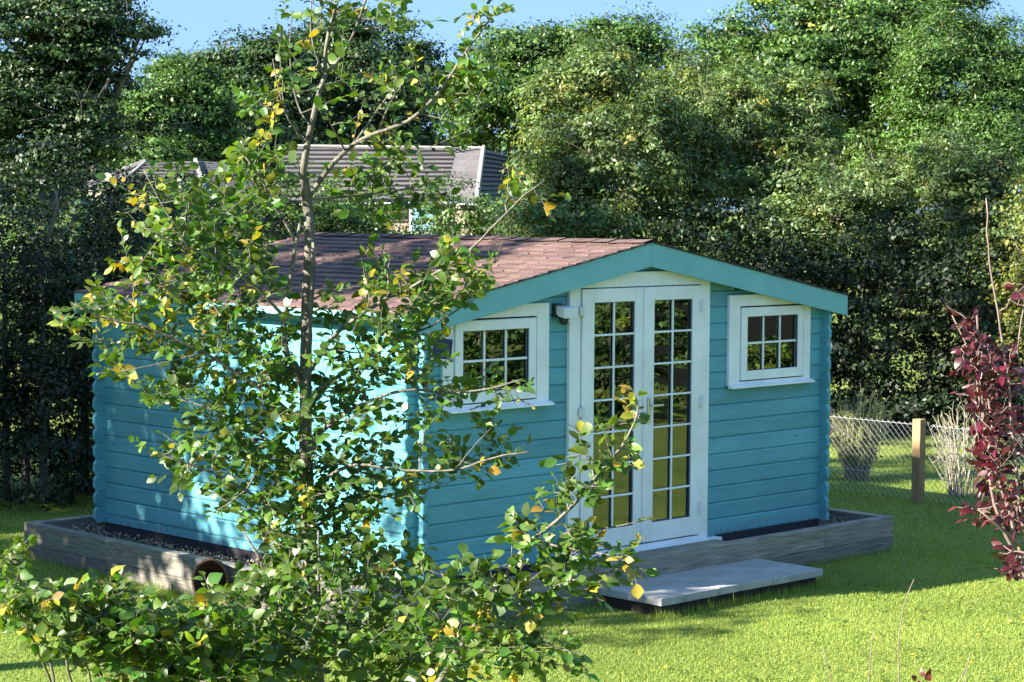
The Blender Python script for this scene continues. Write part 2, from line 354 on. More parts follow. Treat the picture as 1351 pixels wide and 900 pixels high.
# roof: deck, shingles, fascia boards, eave trim
Y0, Y1 = -.095, D+.12; ov = .155
def rz(x): return AP - SL*abs(x-XM)
for s in (-1, 1):
    xe = XM + s*(XM+ov)
    dk = MB(); pl = [(XM, Y0, AP-.008), (xe, Y0, rz(xe)-.008), (xe, Y0, rz(xe)-.045), (XM, Y0, AP-.045)]
    dk.prism(pl, (0, 1, 0), Y1-Y0); dk.build('roof_deck', 'paint_teal', cab, tint=True)
    sh = MB(); run = .155; L_ = math.hypot(XM+ov, SL*(XM+ov)); nr = int(L_/run)+1; ux, uz = s*(XM+ov)/L_, -SL*(XM+ov)/L_
    for r in range(nr):
        d1 = L_ + .02 - r*run; d0 = max(0.0, d1-run-.02)
        y = Y0-.03 - random.uniform(0, .16)
        while y < Y1+.03:
            wd = .165; ya, yb = max(y+.003, Y0-.03), min(y+wd-.003, Y1+.03)
            if yb-ya > .01:
                hh = random.uniform(.014, .020); j = random.uniform(-.006, .004); t = random.uniform(.72, 1.25)
                A_ = (XM+ux*(d1+j), AP+uz*(d1+j)+hh); B_ = (XM+ux*d0, AP+uz*d0+.004)
                C0 = (XM+ux*(d1+j), AP+uz*(d1+j)-.004)
                tt = (t, t*random.uniform(.94, 1.04), t*random.uniform(.9, 1.05))
                sh.add([(A_[0], ya, A_[1]), (A_[0], yb, A_[1]), (B_[0], yb, B_[1]), (B_[0], ya, B_[1]), (C0[0], ya, C0[1]), (C0[0], yb, C0[1])],
                       [(0, 1, 2, 3) if s < 0 else (3, 2, 1, 0), (0, 4, 5, 1), (0, 3, 4), (1, 5, 2)], tt)
            y += wd
    sh.build('roof_shingles', 'shingle', cab, tint=True)
    eb = MB(); eb.box(min(xe, xe+s*.018), max(xe, xe+s*.018), Y0, Y1, rz(xe)-.065, rz(xe)-.006); eb.build('eave_board', 'paint_teal_lit', cab, bevel=.002)
rc = MB(); y = Y0-.03
while y < Y1:
    ye = min(y+.2, Y1+.03)
    hz = AP+.022+random.uniform(0, .006)
    rc.add([(XM-.12, y, hz-.024), (XM, y, hz), (XM+.12, y, hz-.024), (XM-.12, ye, hz-.03), (XM, ye, hz-.006), (XM+.12, ye, hz-.03)], [(0, 3, 4, 1), (1, 4, 5, 2)], (random.uniform(.8, 1.2),)*3)
    y += .19
rc.build('ridge_capping', 'shingle', cab, tint=True)
FH = .188
for yy, nm in ((-.117, 'fascia_board'), (D+.122, 'fascia_board')):
    for s in (-1, 1):
        xe = XM+s*(XM+ov+.02)
        f = MB(); f.prism([(XM+s*.0015, yy, AP-.001), (xe, yy, rz(xe)-.001), (xe, yy, rz(xe)-FH+.012), (XM+s*.0015, yy, AP-FH)], (0, 1, 0), .022)
        f.build(nm, 'paint_teal_lit', cab, bevel=.002)
    fe = MB()
for s in (-1, 1):     # dark felt drip line along the rake
    xe = XM+s*(XM+ov+.02); f = MB(); f.prism([(XM, -.13, AP+.001), (xe, -.13, rz(xe)+.001), (xe, -.13, rz(xe)+.009), (XM, -.13, AP+.009)], (0, 1, 0), .06); f.build('felt_edge', 'felt_edge', cab)
# bearer and floor
br = MB(); br.box(.02, W-.02, .012, .09, -.09, -.002); br.box(.02, W-.02, D-.09, D-.012, -.09, -.002); br.box(.012, .09, .09, D-.09, -.09, -.002); br.box(W-.09, W-.012, .09, D-.09, -.09, -.002); br.build('bearer', 'felt_edge', cab)
fl = MB(); fl.box(TH+.005, W-TH-.005, TH+.005, D-TH-.005, -.03, .02); fl.build('floor', 'floorwood', cab)

# windows -------------------------------------------------------
def frame_box(mb, x0, x1, z0, z1, wd, y0, y1, wb=None):
    wb = wb or wd
    mb.box(x0, x0+wd, y0, y1, z0, z1); mb.box(x1-wd, x1, y0, y1, z0, z1)
    mb.box(x0+wd, x1-wd, y0, y1, z1-wd, z1); mb.box(x0+wd, x1-wd, y0, y1, z0, z0+wb)
def pane(parent, x0, x1, z0, z1, y):
    a = MB(); a.box(x0, x1, y, y+.006, z0, z1); return a.build('pane', 'pane', parent)
for gx0, gx1, ol, orr in ((.430, 1.092, .235, 1.318), (3.656, 4.316, 3.425, 4.505)):
    f = MB(); cx0, cx1, cz0, cz1 = gx0-.08, gx1+.085, 1.272, 1.878
    f.box(ol, cx0-.012, -.028, .0, 1.235, 1.985); f.box(cx1+.012, orr, -.028, .0, 1.235, 1.985)
    f.box(cx0-.012, cx1+.012, -.028, .0, cz1+.012, 1.985); f.box(cx0-.012, cx1+.012, -.028, .05, 1.235, cz0-.010)
    f.box(cx0-.012, cx0-.008, -.02, .05, cz0, cz1)
    fo = f.build('window', 'upvc', cab, bevel=.003)
    g = MB(); g.box(cx0-.012, cx1+.012, .004, .012, cz0-.012, cz1+.012)
    # sash
    sa = MB(); frame_box(sa, cx0, cx1, cz0, cz1, .078, -.036, .02); sa.build('sash', 'upvc', fo, bevel=.006)
    sb = MB(); frame_box(sb, gx0-.006, gx1+.008, 1.345, 1.802, .007, -.030, -.012); sb.build('gasket', 'seal', fo)
    ba = MB(); gw = (gx1-gx0)/3
    for i in (1, 2): ba.box(gx0+gw*i-.009, gx0+gw*i+.009, -.024, -.010, 1.352, 1.795)
    for a in range(3): ba.box(gx0+gw*a+(.009 if a else 0), gx0+gw*(a+1)-(.009 if a < 2 else 0), -.0235, -.0105, 1.569, 1.587)
    ba.build('glazing_bars', 'upvc', fo, bevel=.003)
    pane(fo, gx0, gx1, 1.352, 1.795, -.006)
    si = MB(); si.prism([(ol-.012, -.075, 1.212), (ol-.012, -.075, 1.226), (ol-.012, -.0285, 1.244), (ol-.012, -.0285, 1.212)], (1, 0, 0), orr-ol+.03); si.build('sill', 'upvc', fo, bevel=.003)

# double doors --------------------------------------------------
dr = MB()
dr.box(1.535, 1.655, -.032, 0, 0.0, 2.06); dr.box(3.06, 3.172, -.032, 0, 0.0, 2.20)
dr.prism([(1.655, -.032, 2.085), (3.06, -.032, 2.085), (3.06, -.032, 2.2), (1.655, -.032, 2.2)], (0, 1, 0), .032)
dr.box(1.535, 1.655, -.032, 0, 2.06, 2.14)
dr.box(1.6, 1.612, -.02, .05, .0, 2.08)
dfr = dr.build('door_frame', 'upvc', cab, bevel=.003)
tr_ = MB(); tr_.box(1.655, 2.2, -.036, -.032, 2.118, 2.124); 
th = MB(); th.box(1.58, 3.30, -.085, .05, -.048, .0); th.box(1.66, 3.055, -.05, .05, .0, .035); th.build('threshold', 'upvc', dfr, bevel=.004)
for i, (lx0, lx1, gx0, gx1) in enumerate(((1.664, 2.366, 1.797, 2.258), (2.374, 3.052, 2.486, 2.944))):
    lf = MB(); z0, z1 = .045, 2.078; yf = -.045
    lf.box(lx0, gx0, yf, .02, z0, z1); lf.box(gx1, lx1, yf, .02, z0, z1); lf.box(gx0, gx1, yf, .02, 1.97, z1); lf.box(gx0, gx1, yf, .02, z0, .197)
    door = lf.build('door', 'upvc', cab, bevel=.005)
    if i == 0:
        s_ = MB(); s_.box(2.352, 2.388, -.058, -.0455, .05, 2.07); s_.build('meeting_strip', 'upvc', door, bevel=.003)
    gk = MB(); frame_box(gk, gx0+.0005, gx1-.0005, .1975, 1.9695, .007, yf+.012, yf+.03); gk.build('gasket', 'seal', door)
    ba = MB(); xm_ = (gx0+gx1)/2; zz = [.197+(1.97-.197)*k/7 for k in range(8)]
    for k in range(7): ba.box(xm_-.009, xm_+.009, yf+.008, yf+.022, zz[k]+(.008 if k else .002), zz[k+1]-(.008 if k < 6 else .002))
    for k in range(1, 7): ba.box(gx0+.001, gx1-.001, yf+.0085, yf+.0225, zz[k]-.008, zz[k]+.008)
    ba.build('glazing_bars', 'upvc', door, bevel=.003)
    pane(door, gx0+.0006, gx1-.0006, .1976, 1.9694, yf+.028)
    if i == 1:
        hd = MB(); hd.box(gx0-.078, gx0-.05, yf-.012, yf-.0005, 1.0, 1.2); hd.box(gx0-.072, gx0-.056, yf-.055, yf-.012, 1.13, 1.146); hd.box(gx0-.072, gx0+.055, yf-.062, yf-.046, 1.128, 1.148); hd.build('handle', 'chrome', door, bevel=.003)
    else:
        hd = MB(); hd.box(gx1+.03, gx1+.055, yf-.012, yf-.0005, 1.0, 1.2); hd.build('handle_plate', 'upvc', door, bevel=.003)
    for z in (.22, 1.08, 1.86):
        xh = lx0-.004 if i == 0 else lx1+.004
        h = MB(); h.tube([(xh, yf-.012, z), (xh, yf-.012, z+.1)], .011, 8); h.box(xh-.03, xh+.03, yf-.010, yf-.0005, z+.015, z+.085); h.build('hinge', 'white_plastic', door, bevel=.002)

# blue sign with a thin white border
sg = empty('wall_sign', (.215, -.034, 1.685), 'small dark blue plaque with a thin pale border beside the left window', 'sign')
b_ = MB(); b_.box(-.105, .105, -.006, .0, -.085, .085); b_.build('plate', 'upvc', sg, bevel=.002)
b_ = MB(); b_.box(-.094, .094, -.008, -.0065, -.074, .074); b_.build('face', 'navy', sg)
b_ = MB()
for z, a, c in ((.035, -.07, .06), (.0, -.075, .075), (-.035, -.06, .055)): b_.box(a, c, -.0086, -.0081, z-.004, z+.004)
b_.build('faint_lines', 'navy_faint', sg)
sg.rotation_euler = (0, R_(7), 0)
# white security light
li = empty('security_light', (1.44, -.001, 1.90), 'white box security light on a black bracket above the left of the doors', 'light')
b_ = MB(); b_.box(-.07, .02, -.03, 0, -.03, .075); b_.build('bracket', 'black_plastic', li, bevel=.004)
b_ = MB(); b_.prism([(-.055, -.03, .0), (-.055, -.03, .06), (-.055, -.12, .045), (-.055, -.12, -.035), (-.055, -.05, -.02)], (1, 0, 0), .15); b_.build('lamp_head', 'white_plastic', li, bevel=.004)
b_ = MB(); b_.tube([(0, -.06, -.015), (0, -.06, -.03), (0, -.064, -.065), (0, -.066, -.085)], [.02, .038, .036, .02], 12); b_.build('motion_sensor', 'black_plastic', li, smooth=True)
b_ = MB(); b_.tube([(.02, -.088, -.055), (.025, -.104, -.058)], [.014, .01], 10); b_.build('sensor_lens', 'white_plastic', li)

# ------------------------------------------------------------------ sleeper edging
bed = empty('timber_raised_bed', (0, 0, GZ), 'raised bed edge of weathered railway sleepers two courses high round the cabin', 'raised bed')
def sleeper(x0, x1, y0, y1, z0, z1, t):
    s = MB(); s.box(x0, x1, y0, y1, z0-GZ, z1-GZ, (t, t*random.uniform(.95, 1.02), t*random.uniform(.9, 1.0))); s.build('sleeper', 'sleeper', bed, bevel=.006, tint=True)
XL, XR, YF, YB = -.505, 5.36, -.32, 4.45; TS = .10; zt, zm, zb = -.006, -.186, -.38
for (za, zb_, xs, ys, dt) in ((zm+.002, zt, [XL, 1.85, 4.38, XR], [YF+TS+.002, 2.0, YB-TS-.002], 1.1), (zb, zm, [XL, .9, 3.3, XR], [YF+TS+.002, 1.1, 3.2, YB-TS-.002], .8)):
    for a, c in zip(xs[:-1], xs[1:]):
        sleeper(a+.002, c-.002, YF, YF+TS, za, zb_, dt*random.uniform(.85, 1.2)); sleeper(a+.002, c-.002, YB-TS, YB, za, zb_, dt*random.uniform(.8, 1.1))
    for a, c in zip(ys[:-1], ys[1:]):
        sleeper(XL, XL+TS, a+.002, c-.002, za, zb_, dt*random.uniform(.75, 1.05)); sleeper(XR-TS, XR, a+.002, c-.002, za, zb_, dt*random.uniform(.9, 1.1))
s = MB(); s.box(1.58, 3.2, YF+TS+.004, -.088, -.05-GZ, -.008-GZ, (1.0, 1.05, .95)); s.build('door_board', 'sleeper', bed, bevel=.004, tint=True)
so_ = MB(); so_.box(XL+TS+.003, XR-TS-.003, YF+TS+.003, YB-TS-.003, -.3, -.10); tag(so_.build('soil', 'soil'), kind='structure')
# gravel: small angular stones
n = 22000; P = np.stack([rng.uniform(XL+TS, XR-TS, n), rng.uniform(YF+TS, YB-TS, n), rng.uniform(-.1, -.062, n)], 1)
k_ = ~((P[:, 0] > .02) & (P[:, 0] < W-.02) & (P[:, 1] > .02) & (P[:, 1] < D-.02)); P = P[k_]; n = len(P)
oct_ = np.array([(1, 0, 0), (0, 1, 0), (-1, 0, 0), (0, -1, 0), (0, 0, 1), (0, 0, -1)], float)
V = P[:, None, :] + oct_[None]*rng.uniform(.005, .016, (n, 1, 1))*rng.uniform(.6, 1.4, (n, 6, 1))
F = np.array([(0, 1, 4), (1, 2, 4), (2, 3, 4), (3, 0, 4), (1, 0, 5), (2, 1, 5), (3, 2, 5), (0, 3, 5)]); F = (np.arange(n)[:, None, None]*6+F[None]).reshape(-1, 3)
tg = np.repeat(rng.uniform(.35, 1.7, (n, 1))*np.array([1, .97, .93]), 8, 0)
tag(fast_mesh('gravel', V.reshape(-1, 3), F, 'gravel', tint=tg), 'brown and grey gravel filling the sleeper edging round the cabin', 'gravel', kind='stuff')
# entrance slabs
labs = ['pale grey paving slab at the left end of the step, furthest from the fence', 'middle pale grey paving slab of the step below the doors', 'pale grey paving slab at the right end of the step, nearest the fence']
for i in range(3):
    x0 = 1.53+i*.645; s = MB(); dz = (.0, .002, -.001)[i]
    s.box(-.32, .32, -.34, .34, -.058, 0)
    o = s.build('paving_slab', 'slab', bevel=.006); o.location = (x0+.32, YF-.343, -.165+dz); tag(o, labs[i], 'slab', 'paving slabs forming the cabin step')
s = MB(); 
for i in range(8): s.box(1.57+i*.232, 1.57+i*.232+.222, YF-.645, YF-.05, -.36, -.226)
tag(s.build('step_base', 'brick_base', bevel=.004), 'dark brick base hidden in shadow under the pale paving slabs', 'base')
# rusty pot lying against the sleepers
pt = empty('rusty_pot', on_ground(279, 799, GZ), 'rusty brown round pot with an open mouth lying beside the sleepers', 'pot')
pa = nrm(np.array([-.60, -.72, .12])); pc = np.array([0, 0, .19]); rr = [.11, .14, .155, .165, .16, .13, .07]; aa = [-.16, -.12, 0, .1, .1, 0, -.1]
v = MB(); sd = 28; up_ = np.array([0, 0, 1.]); e1 = nrm(np.cross(pa, up_)); e2 = np.cross(e1, pa); VV = []
for a, r in zip(aa, rr):
    for j in range(sd):
        th_ = 2*math.pi*j/sd; r2 = r*(1+random.uniform(-.07, .07)) - (.02 if a == .1 and r == .158 else 0); VV.append(pc+pa*(a+random.uniform(-.006, .006))+(e1*math.cos(th_)*.82+e2*math.sin(th_))*r2)
FF = [(i*sd+j, i*sd+(j+1) % sd, (i+1)*sd+(j+1) % sd, (i+1)*sd+j) for i in range(len(aa)-1) for j in range(sd)] + [tuple(range(sd))[::-1], tuple(range((len(aa)-1)*sd, len(aa)*sd))]
v.add(VV, FF); v.build('shell', 'rust', pt, smooth=True)
v = MB(); VV = []; 
for a, r in ((.094, .150), (.112, .172), (.118, .156)): 
    for j in range(sd): th_ = 2*math.pi*j/sd; VV.append(pc+pa*(a)+(e1*math.cos(th_)*.82+e2*math.sin(th_))*r*(1+.02*math.sin(5*th_)))
v.add(VV, [(i*sd+j, i*sd+(j+1) % sd, (i+1)*sd+(j+1) % sd, (i+1)*sd+j) for i in range(2) for j in range(sd)]); v.build('rim', 'rust', pt, smooth=True)

# ------------------------------------------------------------------ ground and grass
g = MB(); g.box(-400, 600, -400, 600, GZ-.5, GZ); tag(g.build('lawn', 'lawn'), kind='structure')
n = 1100000
bx = np.stack([rng.uniform(-4.5, 12.5, n), rng.uniform(-6.5, 7.5, n)], 1)
rel = np.concatenate([bx, np.full((n, 1), GZ)], 1)-CAM; zf = rel@FW; uu = rel@RT/zf*FPX; vv = -rel@UP/zf*FPX
dens = np.clip((17/zf)**2.2, 0, 1)
k_ = (abs(uu) < 760) & (vv > -60) & (vv < 520) & (zf < 30) & ~((bx[:, 0] > XL-.01) & (bx[:, 0] < XR+.01) & (bx[:, 1] > YF-.005) & (bx[:, 1] < YB)) & ~((bx[:, 0] > 1.52) & (bx[:, 0] < 3.48) & (bx[:, 1] > YF-.645) & (bx[:, 1] < 0)) & (rng.random(n) < dens)
bx = bx[k_]; n = len(bx); edge = ((bx[:, 1] > YF-.05) & (bx[:, 1] < YF) & (bx[:, 0] > XL) & (bx[:, 0] < XR)) | ((bx[:, 1] > YF-.76) & (bx[:, 1] < YF-.64) & (bx[:, 0] > 1.4) & (bx[:, 0] < 3.55)) | ((bx[:, 0] > XL-.06) & (bx[:, 0] < XL) & (bx[:, 1] > YF)) | ((bx[:, 0] > XR) & (bx[:, 0] < XR+.05)) | ((bx[:, 0] > 3.44) & (bx[:, 0] < 3.56) & (bx[:, 1] > YF-.72) & (bx[:, 1] < YF))
hgt = rng.uniform(.010, .024, n)*np.where(edge, 3.2, 1)*np.where(rng.random(n) < .03, 1.7, 1); ang = rng.uniform(0, 2*np.pi, n); wd = rng.uniform(.0018, .0034, n)*np.clip(zf[k_]/15, 1, 2)
B0 = np.concatenate([bx, np.full((n, 1), GZ)], 1); sv = np.stack([np.cos(ang), np.sin(ang), np.zeros(n)], 1)*wd[:, None]; ln = np.stack([-np.sin(ang), np.cos(ang), np.zeros(n)], 1)*rng.uniform(-.022, .022, (n, 1)); 
V = np.stack([B0-sv, B0+sv, B0+ln+UPV*hgt[:, None]], 1).reshape(-1, 3); F = np.arange(3*n).reshape(n, 3)
pat = .5+.5*np.sin(bx[:, 0]*1.7+np.sin(bx[:, 1]*2.3)*1.2)*np.sin(bx[:, 1]*1.3+bx[:, 0]*.6)
tg = (rng.uniform(.8, 1.18, (n, 1))*(.82+.3*pat[:, None]))*np.array([1, 1, 1.]); dry = rng.random(n) < .05; tg[dry] *= np.array([2.0, 1.3, 1.2])
tag(fast_mesh('grass', V, F, 'blade', tint=tg), 'short mown lawn grass around the cabin', 'grass', kind='stuff')

# clover and daisy-leaf weeds: rosettes of small round leaves lying low in the grass
nw = 900; wp = np.stack([rng.uniform(-4, 8, nw), rng.uniform(-5.5, 4, nw)], 1); wp = wp[~((wp[:, 0] > XL-.1) & (wp[:, 0] < XR+.1) & (wp[:, 1] > YF-.75) & (wp[:, 1] < YB))]; nw = len(wp); kk = np.repeat(np.arange(nw), 7)
wc = np.concatenate([wp[kk]+rng.normal(0, .022, (len(kk), 2)), np.full((len(kk), 1), GZ+.016)+rng.uniform(0, .01, (len(kk), 1))], 1)
V, F = quad_leaves(wc, nrm(rng.normal(size=(len(kk), 3))*np.array([1, 1, .2])), nrm(UPV+rng.normal(0, .25, (len(kk), 3))), rng.uniform(.016, .03, len(kk)), rng.uniform(.012, .022, len(kk)))
tag(fast_mesh('clover', V, F, 'blade', tint=rng.uniform(.35, .75, (len(kk), 1))*np.array([.8, 1, 1.2])), 'small dark clover leaves scattered through the mown lawn', 'clover', kind='stuff')
k_ = 130; lp = np.stack([rng.uniform(-4, 7, k_), rng.uniform(-5, 0, k_), np.full(k_, GZ+.02)], 1); lp = lp[(lp[:, 1] < YF-.75) | (lp[:, 0] < XL-.1)]; k_ = len(lp)
V, F, q_ = fine_leaves(lp, nrm(rng.normal(size=(k_, 3))*np.array([1, 1, .15])), nrm(UPV+rng.normal(0, .3, (k_, 3))), rng.uniform(.03, .055, k_), rng.uniform(.02, .035, k_))
tag(fast_mesh('fallen_leaves', V, F, 'leaf_young', tint=np.repeat(rng.uniform(.6, 1, (k_, 1))*np.array([6.5, 2.6, 2.]), q_, 0)), 'scattered yellow-brown leaves fallen on the lawn', 'leaves', kind='stuff')
# ------------------------------------------------------------------ chain-link fence
FX, FY0, FY1, FZ0, FZ1 = 8.12, -.35, 4.6, GZ+.02, .50
fe = empty('wire_fence', (FX, 1.3, GZ), 'low chain-link wire fence with a square wooden post right of the cabin', 'fence')
v = MB(); c = .07; nz = int((FZ1-FZ0)/(c/2)); ny = int((FY1-FY0)/c)
for i in range(ny):
    for s in (0, 1):
        pts = [(.004*((k % 2)*2-1), FY0+i*c+(c/2 if k % 2 else c*s)-1.3, FZ0+k*(FZ1-FZ0)/nz-GZ) for k in range(nz+1)]
        v.tube(pts, .0021, 3, cap=False)
v.build('wire_mesh', 'wire', fe)
v = MB(); v.tube([(.0, FY0-1.3, FZ1-GZ-.02), (0, FY1-1.3, FZ1-GZ-.02)], .003, 4); v.tube([(.0, FY0-1.3, .25), (0, FY1-1.3, .25)], .003, 4); v.build('line_wire', 'wire', fe)
for y in (1.31, 4.62): 
    v = MB(); v.box(-.12, -.02, y-1.3-.05, y-1.3+.05, -.1, .86); v.build('post', 'post_wood', fe, bevel=.006)
# ================================================================== plants near the camera
class Plant:
    def __init__(s): s.mb = MB(); s.sk = []; s.C = []; s.A = []; s.N = []; s.L = []; s.T = []; s.k = 1.0; s.ls = 1.0
    def stem(s, uvd, r0, r1, wob=.0, n=None):
        P = np.array([at(*p) for p in uvd]); seg = np.concatenate([[0], np.cumsum(np.linalg.norm(np.diff(P, axis=0), axis=1))])
        n = n or max(4, int(seg[-1]/.05)); t = np.linspace(0, seg[-1], n); Q = np.stack([np.interp(t, seg, P[:, i]) for i in range(3)], 1)
        for _ in range(2): Q[1:-1] = (Q[:-2]+Q[1:-1]*2+Q[2:])/4
        Q[1:-1] += rng.normal(0, wob, Q[1:-1].shape)
        s.mb.tube(Q, np.linspace(r0, r1, n), 8 if r0 > .012 else 5); s.sk += [(q, r) for q, r in zip(Q, np.linspace(r0, r1, n))]; return Q
    def leaf(s, p, a, nn, L, t): s.C.append(p); s.A.append(a); s.N.append(nn); s.L.append(L); s.T.append(t)
    def sprig(s, T, size, yel, d0=None, nl=9, ln=.2, away=None):
        SK = np.array([k[0] for k in s.sk]); SR = np.array([k[1] for k in s.sk])
        dd = np.linalg.norm((SK-T)*np.array([1, 1, .8]), axis=1) + np.where(SK[:, 2] > T[2]+.03, .25, 0); i = int(np.argmin(dd)); S = SK[i]; dist = np.linalg.norm(T-S)
        dr = nrm(T-S) if dist > .02 else nrm(rng.normal(size=3)); dr = nrm(dr+UPV*.25+rng.normal(0, .3, 3)); end = T+dr*ln*.5
        mid = (S+end)/2 + rng.normal(0, .06, 3)*dist - UPV*.05*dist
        tt = np.linspace(0, 1, max(5, int((dist+ln)/.06)))[:, None]; Q = (1-tt)**2*S+2*tt*(1-tt)*mid+tt**2*end
        Q[1:-1] += rng.normal(0, .004, Q[1:-1].shape)
        r0 = min(.0045+.006*dist, SR[i]*.8); s.mb.tube(Q, np.linspace(r0, .0012, len(Q)), 4, cap=False)
        m_ = len(Q); s.sk += [(q, max(.002, r0*(1-j/m_))) for j, q in enumerate(Q)]
        tot = dist+ln; f0 = max(0, 1-(ln*1.3)/tot) if dist > ln else .15
        bt = np.clip(rng.normal(1.1, .28), .6, 1.9); yel *= .62; isy = rng.random() < yel
        for j in range(nl):
            f = f0+(1-f0)*(j+.5)/nl; x = f*(m_-1); a_ = int(min(x, m_-2)); p = Q[a_]+(Q[a_+1]-Q[a_])*(x-a_); tdir = nrm(Q[a_+1]-Q[a_])
            side = nrm(np.cross(tdir, UPV)+rng.normal(0, .25, 3))*(1 if j % 2 else -1)
            a = nrm(tdir*.55+side*.8+rng.normal(0, .28, 3)-UPV*.12)
            if j == nl-1: a = nrm(tdir+rng.normal(0, .2, 3))
            nn = nrm(UPV*.65+rng.normal(0, .62, 3)-FW*.2)
            yc = isy and rng.random() < .75 or rng.random() < yel*.15
            tc_ = np.array([rng.uniform(6, 11), rng.uniform(2.6, 4.0), rng.uniform(1.5, 5)])*rng.uniform(.45, .9) if yc else np.array([rng.uniform(.8, 1.5), 1, rng.uniform(.7, 1.3)])*bt*rng.uniform(.75, 1.3)
            s.leaf(p+a*.008, a, nn, s.ls*size*(rng.uniform(.35, .75) if rng.random() < .3 else rng.uniform(.75, 1.35)), tc_)
    def finish(s, root, base, bark, leafm, part='trunk', lp='foliage', asp=.66):
        base = np.array(base); s.mb.V = [v-base for v in s.mb.V]; s.mb.build(part, bark, root, smooth=True)
        L_ = np.array(s.L); V, F, k = fine_leaves(np.array(s.C), np.array(s.A), np.array(s.N), L_, L_*asp*rng.uniform(.85, 1.2, len(L_)))
        fast_mesh(lp, V-base, F, leafm, root, tint=np.repeat(np.array(s.T), k, 0), smooth=True)
    def mass(s, u, v, ru, rv, n, yel=.05, size=.06, d=9., dd=.3, nl=9, ln=.2):
        pts = []
        for _ in range(int(n*s.k+.5)):
            a = rng.uniform(0, 2*np.pi); r = math.sqrt(rng.random()); pts.append((u+ru*r*math.cos(a), v+rv*r*math.sin(a), d+rng.uniform(-dd, dd)))
        P = [at(*p) for p in pts]
        SK = np.array([k[0] for k in s.sk])
        P.sort(key=lambda p: np.min(np.linalg.norm(SK-p, axis=1)))
        for p in P: s.sprig(p, size, yel, nl=nl, ln=ln)

base = on_ground(425, 1212, GZ); base = at(425, 1212, 9.0); base[2] = GZ
yt = empty('young_tree', base, 'young slender tree with green and yellowing leaves standing in front of the cabin', 'tree')
T = Plant(); T.k = 1.85; T.ls = .71
T.stem([(430, 1212, 9), (424, 1050, 9), (418, 900, 9), (412, 800, 9), (408, 700, 9), (403, 600, 9), (403, 500, 9), (404, 420, 9), (409, 330, 9), (406, 262, 9), (401, 235, 9)], .042, .022, .0015)
T.stem([(402, 258, 8.99), (398, 240, 8.98), (397, 220, 8.97), (405, 197, 8.97), (411, 168, 8.96), (418, 135, 8.96), (422, 112, 8.96), (430, 97, 8.96)], .018, .011, .0008)
T.stem([(429, 98, 8.96), (428, 67, 8.95), (433, 43, 8.95), (440, 20, 8.95), (452, -25, 8.95)], .010, .006)
T.stem([(430, 97, 8.96), (447, 83, 9), (462, 58, 9.03), (474, 25, 9.05), (486, -10, 9.05)], .008, .005)
T.stem([(429, 100, 8.96), (415, 75, 8.93), (408, 45, 8.9), (411, 0, 8.9)], .006, .003)
T.stem([(406, 262, 9), (418, 246, 8.97), (430, 226, 8.95), (448, 204, 8.92), (468, 189, 8.9), (498, 173, 8.86), (522, 169, 8.83), (538, 161, 8.8), (556, 149, 8.8), (575, 127, 8.78), (592, 105, 8.76), (612, 70, 8.75), (640, 35, 8.74), (656, 14, 8.74)], .0125, .0035, .001)
T.stem([(468, 189, 8.9), (488, 160, 8.92), (505, 135, 8.95), (525, 110, 8.97), (545, 85, 9)], .006, .003)
T.stem([(500, 173, 8.86), (505, 150, 8.8), (515, 132, 8.77), (530, 112, 8.75)], .005, .002)
T.stem([(411, 168, 8.96), (395, 150, 9.05), (385, 110, 9.1), (381, 60, 9.1), (385, 20, 9.1)], .005, .002)
T.stem([(404, 190, 8.96), (378, 160, 8.9), (365, 110, 8.85), (360, 78, 8.85)], .005, .002)
T.stem([(404, 520, 9), (392, 500, 8.97), (373, 455, 8.94), (375, 417, 8.92), (383, 367, 8.9), (391, 320, 8.88), (396, 295, 8.86)], .013, .007, .001)
T.stem([(404, 470, 8.98), (409, 420, 8.95), (413, 360, 8.93), (414, 320, 8.93)], .014, .01)
T.stem([(391, 320, 8.88), (365, 275, 8.85), (345, 235, 8.8), (322, 205, 8.8)], .006, .003)
T.stem([(375, 417, 8.92), (330, 370, 8.8), (280, 340, 8.7), (230, 320, 8.65), (190, 300, 8.6)], .008, .003, .002)
T.stem([(250, 330, 8.66), (225, 290, 8.6), (205, 255, 8.6), (190, 225, 8.6)], .004, .002)
T.stem([(403, 560, 9), (340, 510, 8.9), (270, 465, 8.8), (190, 430, 8.7), (130, 420, 8.65), (95, 400, 8.6)], .010, .003, .002)
T.stem([(270, 465, 8.8), (215, 480, 8.75), (160, 490, 8.7)], .004, .002)
T.stem([(403, 620, 9), (345, 575, 9.1), (285, 540, 9.2), (230, 525, 9.2)], .009, .003, .002)
T.stem([(405, 700, 9), (345, 660, 8.9), (285, 625, 8.8), (215, 600, 8.75)], .009, .003, .002)
T.stem([(403, 500, 9), (440, 440, 8.95), (490, 405, 8.9), (550, 375, 8.85), (610, 340, 8.8), (660, 290, 8.75), (690, 258, 8.7), (718, 238, 8.7)], .011, .003, .002)
T.stem([(403, 540, 9), (450, 490, 9.05), (510, 455, 9.1), (570, 430, 9.1), (625, 395, 9.1)], .010, .003, .002)
T.stem([(403, 590, 9), (460, 540, 8.9), (530, 512, 8.85), (600, 520, 8.8), (650, 512, 8.75), (690, 500, 8.7)], .010, .003, .002)
T.stem([(404, 650, 9), (460, 610, 8.85), (540, 622, 8.75), (600, 622, 8.7), (650, 603, 8.65), (700, 596, 8.6)], .009, .003, .002)
T.stem([(600, 622, 8.7), (620, 590, 8.7), (648, 565, 8.7)], .003, .0015)
T.stem([(408, 700, 9), (470, 660, 9.1), (520, 650, 9.1), (565, 690, 9.1)], .008, .003, .002)
T.stem([(402, 262, 9), (440, 262, 9.2), (500, 255, 9.3), (560, 245, 9.35)], .006, .003)
